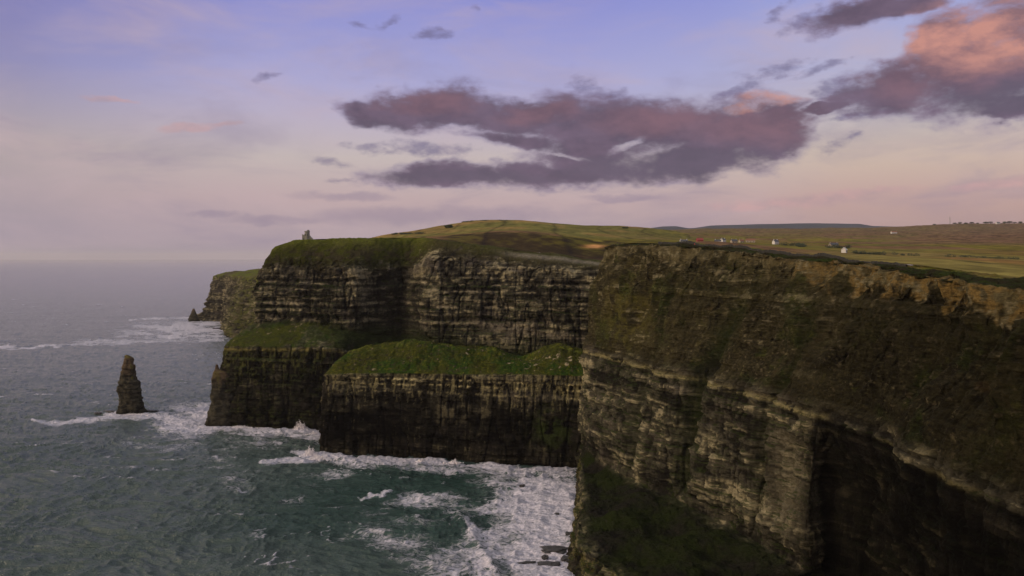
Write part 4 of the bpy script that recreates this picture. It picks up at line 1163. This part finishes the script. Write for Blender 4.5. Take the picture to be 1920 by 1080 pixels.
def gpath(lst, y0, y1):
    out = []
    for (ax, ay), (bx, by) in zip(lst[:-1], lst[1:]):
        for f in np.linspace(0, 1, 7)[:-1]: out.append(ground_at(ax + (bx-ax)*f, ay + (by-ay)*f, y0, y1))
    # keep the run continuous
    return out
path_bushes(gpath([(1600, 476), (1660, 478), (1735, 481)], 480, 1000), 2.6, 3.0, 'hedge', 'dark hedge beyond the bright white hut, nearest hedge of the fields', 'hedge', M_LEAF)
path_bushes(gpath([(1770, 481), (1850, 484), (1925, 487)], 480, 1000), 1.9, 2.6, 'hedge', 'low dark hedge at the right edge crossing the ochre field', 'hedge', M_LEAF)
path_bushes(gpath([(1462, 460), (1495, 461), (1512, 465)], 900, 1800), 3.6, 4.5, 'hedge', 'short thick hedge right of the lone white cottage', 'hedge', M_LEAF)
path_bushes(gpath([(1545, 465), (1575, 466), (1600, 470)], 850, 1500), 3.4, 4.0, 'hedge', 'dark hedge behind the dull grey white cottage', 'hedge', M_LEAF)
path_bushes(gpath([(1265, 457), (1300, 459)], 700, 1300), 2.2, 3.0, 'hedge', 'dark scrub hedge in front of the low white cottage', 'hedge', M_LEAF)
path_bushes(gpath([(736, 440), (770, 439), (800, 438)], 1350, 1700), 3.2, 5.0, 'hedge', 'dark low hedge at the left shoulder of the pale green hill', 'hedge', M_LEAF)
path_bushes(gpath([(868, 417), (900, 414.5), (960, 413.5)], 1450, 1750), 2.0, 5.0, 'hedge', 'thin dark line of scrub along the crest of the green hill', 'hedge', M_LEAF, 2)
def bush(px, py, y0, y1, r, h, label):
    x, y, z = ground_at(px, py, y0, y1)
    t = thing('bush', label, 'bush', (x, y, z))
    b = bmesh.new()
    for i in range(7):
        a = i * 2.4; leaves(b, 0.45*r*math.cos(a), 0.45*r*math.sin(a), h*(0.4+0.05*i), 0.6*r, 0.6*r, 0.42*h, 110, r*0.10)
    part('foliage', b, M_LEAF2, t)
    b = bmesh.new()
    for i in range(5): bar(b, (0.1*i, 0, -0.3), (0.5*r*math.cos(i*1.3), 0.5*r*math.sin(i*1.3), h*0.6), 0.12)
    part('stem', b, M_BARK, t)
bush(841, 428, 1400, 1750, 8.5, 6.5, 'round dark bush on the skyline left of the green hill top')
bush(1172, 428.5, 1500, 1900, 7, 3.5, 'low dark bush on the skyline at the right end of the green hill')
xw, yw = edge_pt(1643)
def tree_kind():
    t = thing('tree', '', 'tree', (0, 0, 0), 0, 'trees on the far skyline')
    b = bmesh.new()
    for i in range(6):
        z = i * 1.6; cyl(b, 0.25*math.sin(i), 0.2*math.cos(i), z, z+1.62, 0.5-0.05*i, 0.45-0.05*i, 8)
    for i in range(6):
        a = i * 1.05; bar(b, (0, 0, 4 + i*0.7), (4.2*math.cos(a), 4.2*math.sin(a), 7.5 + i*0.8), 0.16)
    part('trunk', b, M_BARK, t)
    b = bmesh.new()
    for i in range(12):
        a = i * 2.4; rr = 3.6 * (1 - i / 26); leaves(b, rr*math.cos(a), rr*math.sin(a), 6.5 + i*0.62, 2.9, 2.9, 2.2, 75, 0.55)
    part('crown', b, M_LEAF, t)
    return t
proto = tree_kind()
spots = [(1790, 421, 1.1), (1800, 420.7, 1.25), (1811, 420.6, 1.0), (1822, 420.5, 1.3), (1833, 420.4, 0.9), (1848, 420.2, 1.3), (1857, 420, 1.45), (1884, 419.8, 1.3), (1893, 419.7, 1.45), (1903, 419.6, 1.1), (1913, 419.5, 1.3), (1752, 423, 0.9)]
tree_lb = ['tree on the far skyline, first to the right of the radio mast', 'second tree right of the radio mast on the far skyline', 'short skyline tree, third right of the radio mast', 'broad skyline tree, fourth right of the radio mast',
  'smallest tree of the skyline row, fifth right of the radio mast', 'skyline tree two places left of the white shed', 'tall skyline tree directly left of the white shed', 'skyline tree directly right of the white shed', 'tall skyline tree, second right of the white shed',
  'short skyline tree near the right edge of the photo', 'rightmost tree of the far skyline row', 'small lone tree on the moor skyline left of the radio mast']
for i, (px, py, sc) in enumerate(spots):
    if i == 0: t = proto
    else:
        t = proto.copy(); C.objects.link(t)
        for ch in proto.children:
            c2 = ch.copy(); C.objects.link(c2); c2.parent = t
    x, y, z = ground_at(px, py, 4200, 5300)
    t.location = (x, y, z - 0.5); t.scale = (sc * 2.3, sc * 1.8, sc * 0.8); t.rotation_euler = (0, 0, i * 1.1); t['label'] = tree_lb[i]

# ------------------------------------------------------------------ walkers on the cliff path
def person_mesh(jacket, trousers, stride):
    P = {'pelvis': (0,0,.95,.15,.11), 'waist': (0,0,1.1,.145,.10), 'chest': (0,0,1.32,.17,.115), 'neckb': (0,0,1.47,.075,.07), 'neck': (0,0,1.53,.055,.055), 'head': (0,.01,1.66,.085,.10), 'crown': (0,0,1.74,.06,.07),
         'hipL': (-.10,0,.90,.09,.09), 'kneeL': (-.11,stride*.5,.50,.06,.06), 'ankL': (-.11,stride*.6,.09,.042,.045), 'toeL': (-.12,stride*.6+.15,.04,.04,.03),
         'hipR': (.10,0,.90,.09,.09), 'kneeR': (.11,-stride*.3,.50,.06,.06), 'ankR': (.11,-stride*.8,.09,.042,.045), 'toeR': (.12,-stride*.8+.15,.04,.04,.03),
         'shL': (-.19,0,1.42,.06,.06), 'elL': (-.25,-.04,1.14,.045,.045), 'wrL': (-.24,.08,.91,.03,.03), 'haL': (-.24,.11,.83,.035,.022),
         'shR': (.19,0,1.42,.06,.06), 'elR': (.25,-.04,1.14,.045,.045), 'wrR': (.24,.08,.91,.03,.03), 'haR': (.24,.11,.83,.035,.022)}
    E = [('pelvis','waist'),('waist','chest'),('chest','neckb'),('neckb','neck'),('neck','head'),('head','crown'),('pelvis','hipL'),('hipL','kneeL'),('kneeL','ankL'),('ankL','toeL'),('pelvis','hipR'),('hipR','kneeR'),('kneeR','ankR'),('ankR','toeR'),
         ('chest','shL'),('shL','elL'),('elL','wrL'),('wrL','haL'),('chest','shR'),('shR','elR'),('elR','wrR'),('wrR','haR')]
    ks = list(P); me = bpy.data.meshes.new('person')
    me.from_pydata([P[k_][:3] for k_ in ks], [(ks.index(a), ks.index(b2)) for a, b2 in E], [])
    m, nt, p = new_mat('clothing')
    tcn = node(nt, 'ShaderNodeTexCoord'); sp = node(nt, 'ShaderNodeSeparateXYZ', {0: S(nt, tcn.outputs['Object'])}); z = S(nt, sp.outputs[2])
    fb2 = noise(nt, S(nt, tcn.outputs['Object']), 9.0, 3.0)
    c = mix(nt, z.step(0.90, 0.94), trousers, jacket); c = mix(nt, z.step(1.51, 1.53), c, (0.42, 0.26, 0.19)); c = mix(nt, (z + fb2 * 0.05).step(1.72, 1.74), c, (0.03, 0.022, 0.015)); c = mix(nt, z.step(0.07, 0.11), (0.02, 0.018, 0.016), c)
    nt.links.new(c.s, p.inputs['Base Color']); p.inputs['Roughness'].default_value = 0.85
    me.materials.append(m)
    return me, [P[k_][3:] for k_ in ks]
def person(px, inset, jacket, trousers, rz, label, stride=0.2):
    me, rad = person_mesh(jacket, trousers, stride)
    x, y = edge_pt(px); x -= inset * 0.9; y -= inset * 0.3
    o = bpy.data.objects.new('person', me); C.objects.link(o)
    sk = o.modifiers.new('skin', 'SKIN'); sk.use_smooth_shade = True
    for i, r in enumerate(rad): me.skin_vertices[0].data[i].radius = r
    me.skin_vertices[0].data[0].use_root = True
    sub = o.modifiers.new('smooth', 'SUBSURF'); sub.levels = 2; sub.render_levels = 2
    o.location = (x, y, near_z(x, y) + 0.05); o.rotation_euler = (0, 0, rz)
    return tag(o, label, 'person', 'walkers on the near cliff top')
def add_skin(me):
    if not me.skin_vertices:
        bm = bmesh.new(); bm.from_mesh(me); bm.verts.layers.skin.verify(); bm.to_mesh(me); bm.free()
_pm = person_mesh
def person_mesh(*a):
    me, r = _pm(*a); add_skin(me); return me, r
person(1159, 0.5, (0.03, 0.03, 0.04), (0.03, 0.03, 0.05), 0.4, 'person in dark clothes at the corner of the near cliff top, leftmost of the walkers')
person(1164, 1.0, (0.05, 0.03, 0.03), (0.02, 0.02, 0.03), 2.2, 'person in a dark brown jacket close beside the leftmost walker', 0.05)
person(1199, 1.2, (0.02, 0.02, 0.03), (0.02, 0.02, 0.02), 1.2, 'person in black left of the pair beside the wall end, standing on the cliff edge')
person(1203, 1.8, (0.04, 0.045, 0.05), (0.02, 0.02, 0.02), -1.6, 'person in a dark grey jacket at the right shoulder of the one in black', 0.05)
person(1246, 2.4, (0.03, 0.03, 0.03), (0.03, 0.025, 0.02), 0.3, 'person in dark clothes where the stone wall begins')
person(1311, 3.2, (0.55, 0.03, 0.03), (0.04, 0.04, 0.05), -0.5, 'person in a red jacket walking below the red barn')
person(1432, 2.6, (0.02, 0.025, 0.03), (0.02, 0.02, 0.02), 0.9, 'person in dark clothes in front of the middle of the stone wall')
person(1547, 2.6, (0.03, 0.03, 0.03), (0.02, 0.02, 0.02), 1.9, 'person in dark clothes on the path left of the bright white hut')
person(1644, 1.0, (0.02, 0.03, 0.02), (0.02, 0.02, 0.02), 2.6, 'person in dark green near the right end of the stone wall, rightmost of the walkers', 0.05)

# ------------------------------------------------------------------ hills far inland, distance haze put into their bluish colour
def build_hills():
    prof = [(1100, 470), (1190, 434), (1215, 428.5), (1240, 425), (1262, 424.2), (1285, 428), (1300, 427.5), (1330, 423.5), (1380, 422), (1420, 420.5), (1480, 419.5), (1560, 419.3), (1600, 420.5), (1622, 424.5), (1700, 425), (1760, 427.5), (1850, 433), (2300, 440)]
    px = np.arange(1100, 2300, 3.0); Yr = np.linspace(9000, 13000, 26)
    PX, YY = np.meshgrid(px, Yr, indexing='ij')
    py = np.interp(px, [p[0] for p in prof], [p[1] for p in prof])
    top = H - (py - HY) * 11000 / F
    s = np.sin(np.clip((Yr - 9000) / 4000, 0, 1) * math.pi) ** 0.8
    X = (PX - 960) * 11000 / F * (1 + (YY - 11000) / 60000)
    Z = 150 + (top[:, None] - 150) * s[None, :] * (1 + 0.008 * vn(X / 400, YY / 400, None, 3)) 
    base = np.broadcast_to(np.array((0.060, 0.070, 0.085)), X.shape + (3,)) * (1 + 0.2 * fbm(X / 500, YY / 500, None, 3, 0.5, 4))[..., None]
    o = link_mesh('distant_hills', grid_mesh('distant_hills', np.stack([X, YY, Z], -1), {'base': base}), M_LAND)
    tag(o, kind='structure')
build_hills()

# ------------------------------------------------------------------ spray thrown up where the swell hits
M_SPRAY, _nt, _p = new_mat('sea_spray')
_p.inputs['Base Color'].default_value = (0.78, 0.74, 0.75, 1); _p.inputs['Roughness'].default_value = 0.9
_g = node(_nt, 'ShaderNodeNewGeometry'); _n = noise(_nt, S(_nt, _g.outputs['Position']), 1.5, 3.0); _c = mix(_nt, _n, (0.66, 0.62, 0.64), (0.86, 0.82, 0.82)); _nt.links.new(_c.s, _p.inputs['Base Color'])
def spray(px, py, w, h, n, seed, label, lean=0.0):
    r = random.Random(seed); bm = bmesh.new(); x0, y0 = SEA(px, py)
    for i in range(n):
        xx = r.gauss(0, 0.27) * w; top = h * math.exp(-(xx / (0.26 * w)) ** 2) * (0.75 + 0.25 * math.sin(xx * 2.3 + seed)) + 0.6
        t = r.random() ** 1.25; z = top * t
        c = Vector((xx * (1 + 0.25 * t) + lean * z, r.gauss(0, 0.10) * w, z)); rad = r.uniform(0.15, 0.75) * (1.2 - t)
        mtx = __import__('mathutils').Matrix.Translation(c) @ __import__('mathutils').Matrix.Diagonal((rad * r.uniform(.8, 1.4), rad, rad * r.uniform(.8, 1.5), 1))
        bmesh.ops.create_icosphere(bm, subdivisions=1, radius=1.0, matrix=mtx)
    me = bpy.data.meshes.new('sea_spray'); bm.to_mesh(me); bm.free()
    for p in me.polygons: p.use_smooth = True
    o = link_mesh('sea_spray', me, M_SPRAY); o.location = (x0, y0, 0.3)
    tag(o, kind='stuff'); o['label'] = label
spray(566, 808, 20, 12, 1500, 1, 'burst of white spray in front of the tower headland base', -0.25)
spray(588, 816, 12, 4, 350, 2, 'low white spray at the gap between the two blocks')
spray(583, 856, 17, 10, 1300, 3, 'burst of white spray at the left corner of the grassy block', -0.1)
spray(600, 862, 26, 4, 700, 4, 'churned white water round the left corner of the grassy block')
spray(790, 867, 8, 4, 260, 5, 'small spurt of spray at the middle of the grassy block', -0.2)
spray(852, 869, 9, 4.5, 260, 6, 'small spurt of spray right of the middle of the grassy block')
spray(450, 803, 30, 2.5, 500, 7, 'low line of spray along the foot of the tower headland')
spray(250, 778, 34, 2.2, 500, 8, 'spray breaking on the reef round the sea stack')

# ------------------------------------------------------------------ evening haze
bm = bmesh.new(); box(bm, -99000, 99000, -20000, 95000, -6.0, 620.0)
bmesh.ops.recalc_face_normals(bm, faces=bm.faces[:])
me = bpy.data.meshes.new('haze'); bm.to_mesh(me); bm.free()
hm = bpy.data.materials.new('haze'); hm.use_nodes = True; hn = hm.node_tree; hn.nodes.clear()
ho = node(hn, 'ShaderNodeOutputMaterial'); pv = node(hn, 'ShaderNodeVolumePrincipled')
pv.inputs['Color'].default_value = (0.96, 0.92, 0.93, 1); pv.inputs['Density'].default_value = 1.3e-5; pv.inputs['Anisotropy'].default_value = 0.1
hn.links.new(pv.outputs[0], ho.inputs['Volume'])
hz = link_mesh('haze', me, hm); tag(hz, kind='stuff')
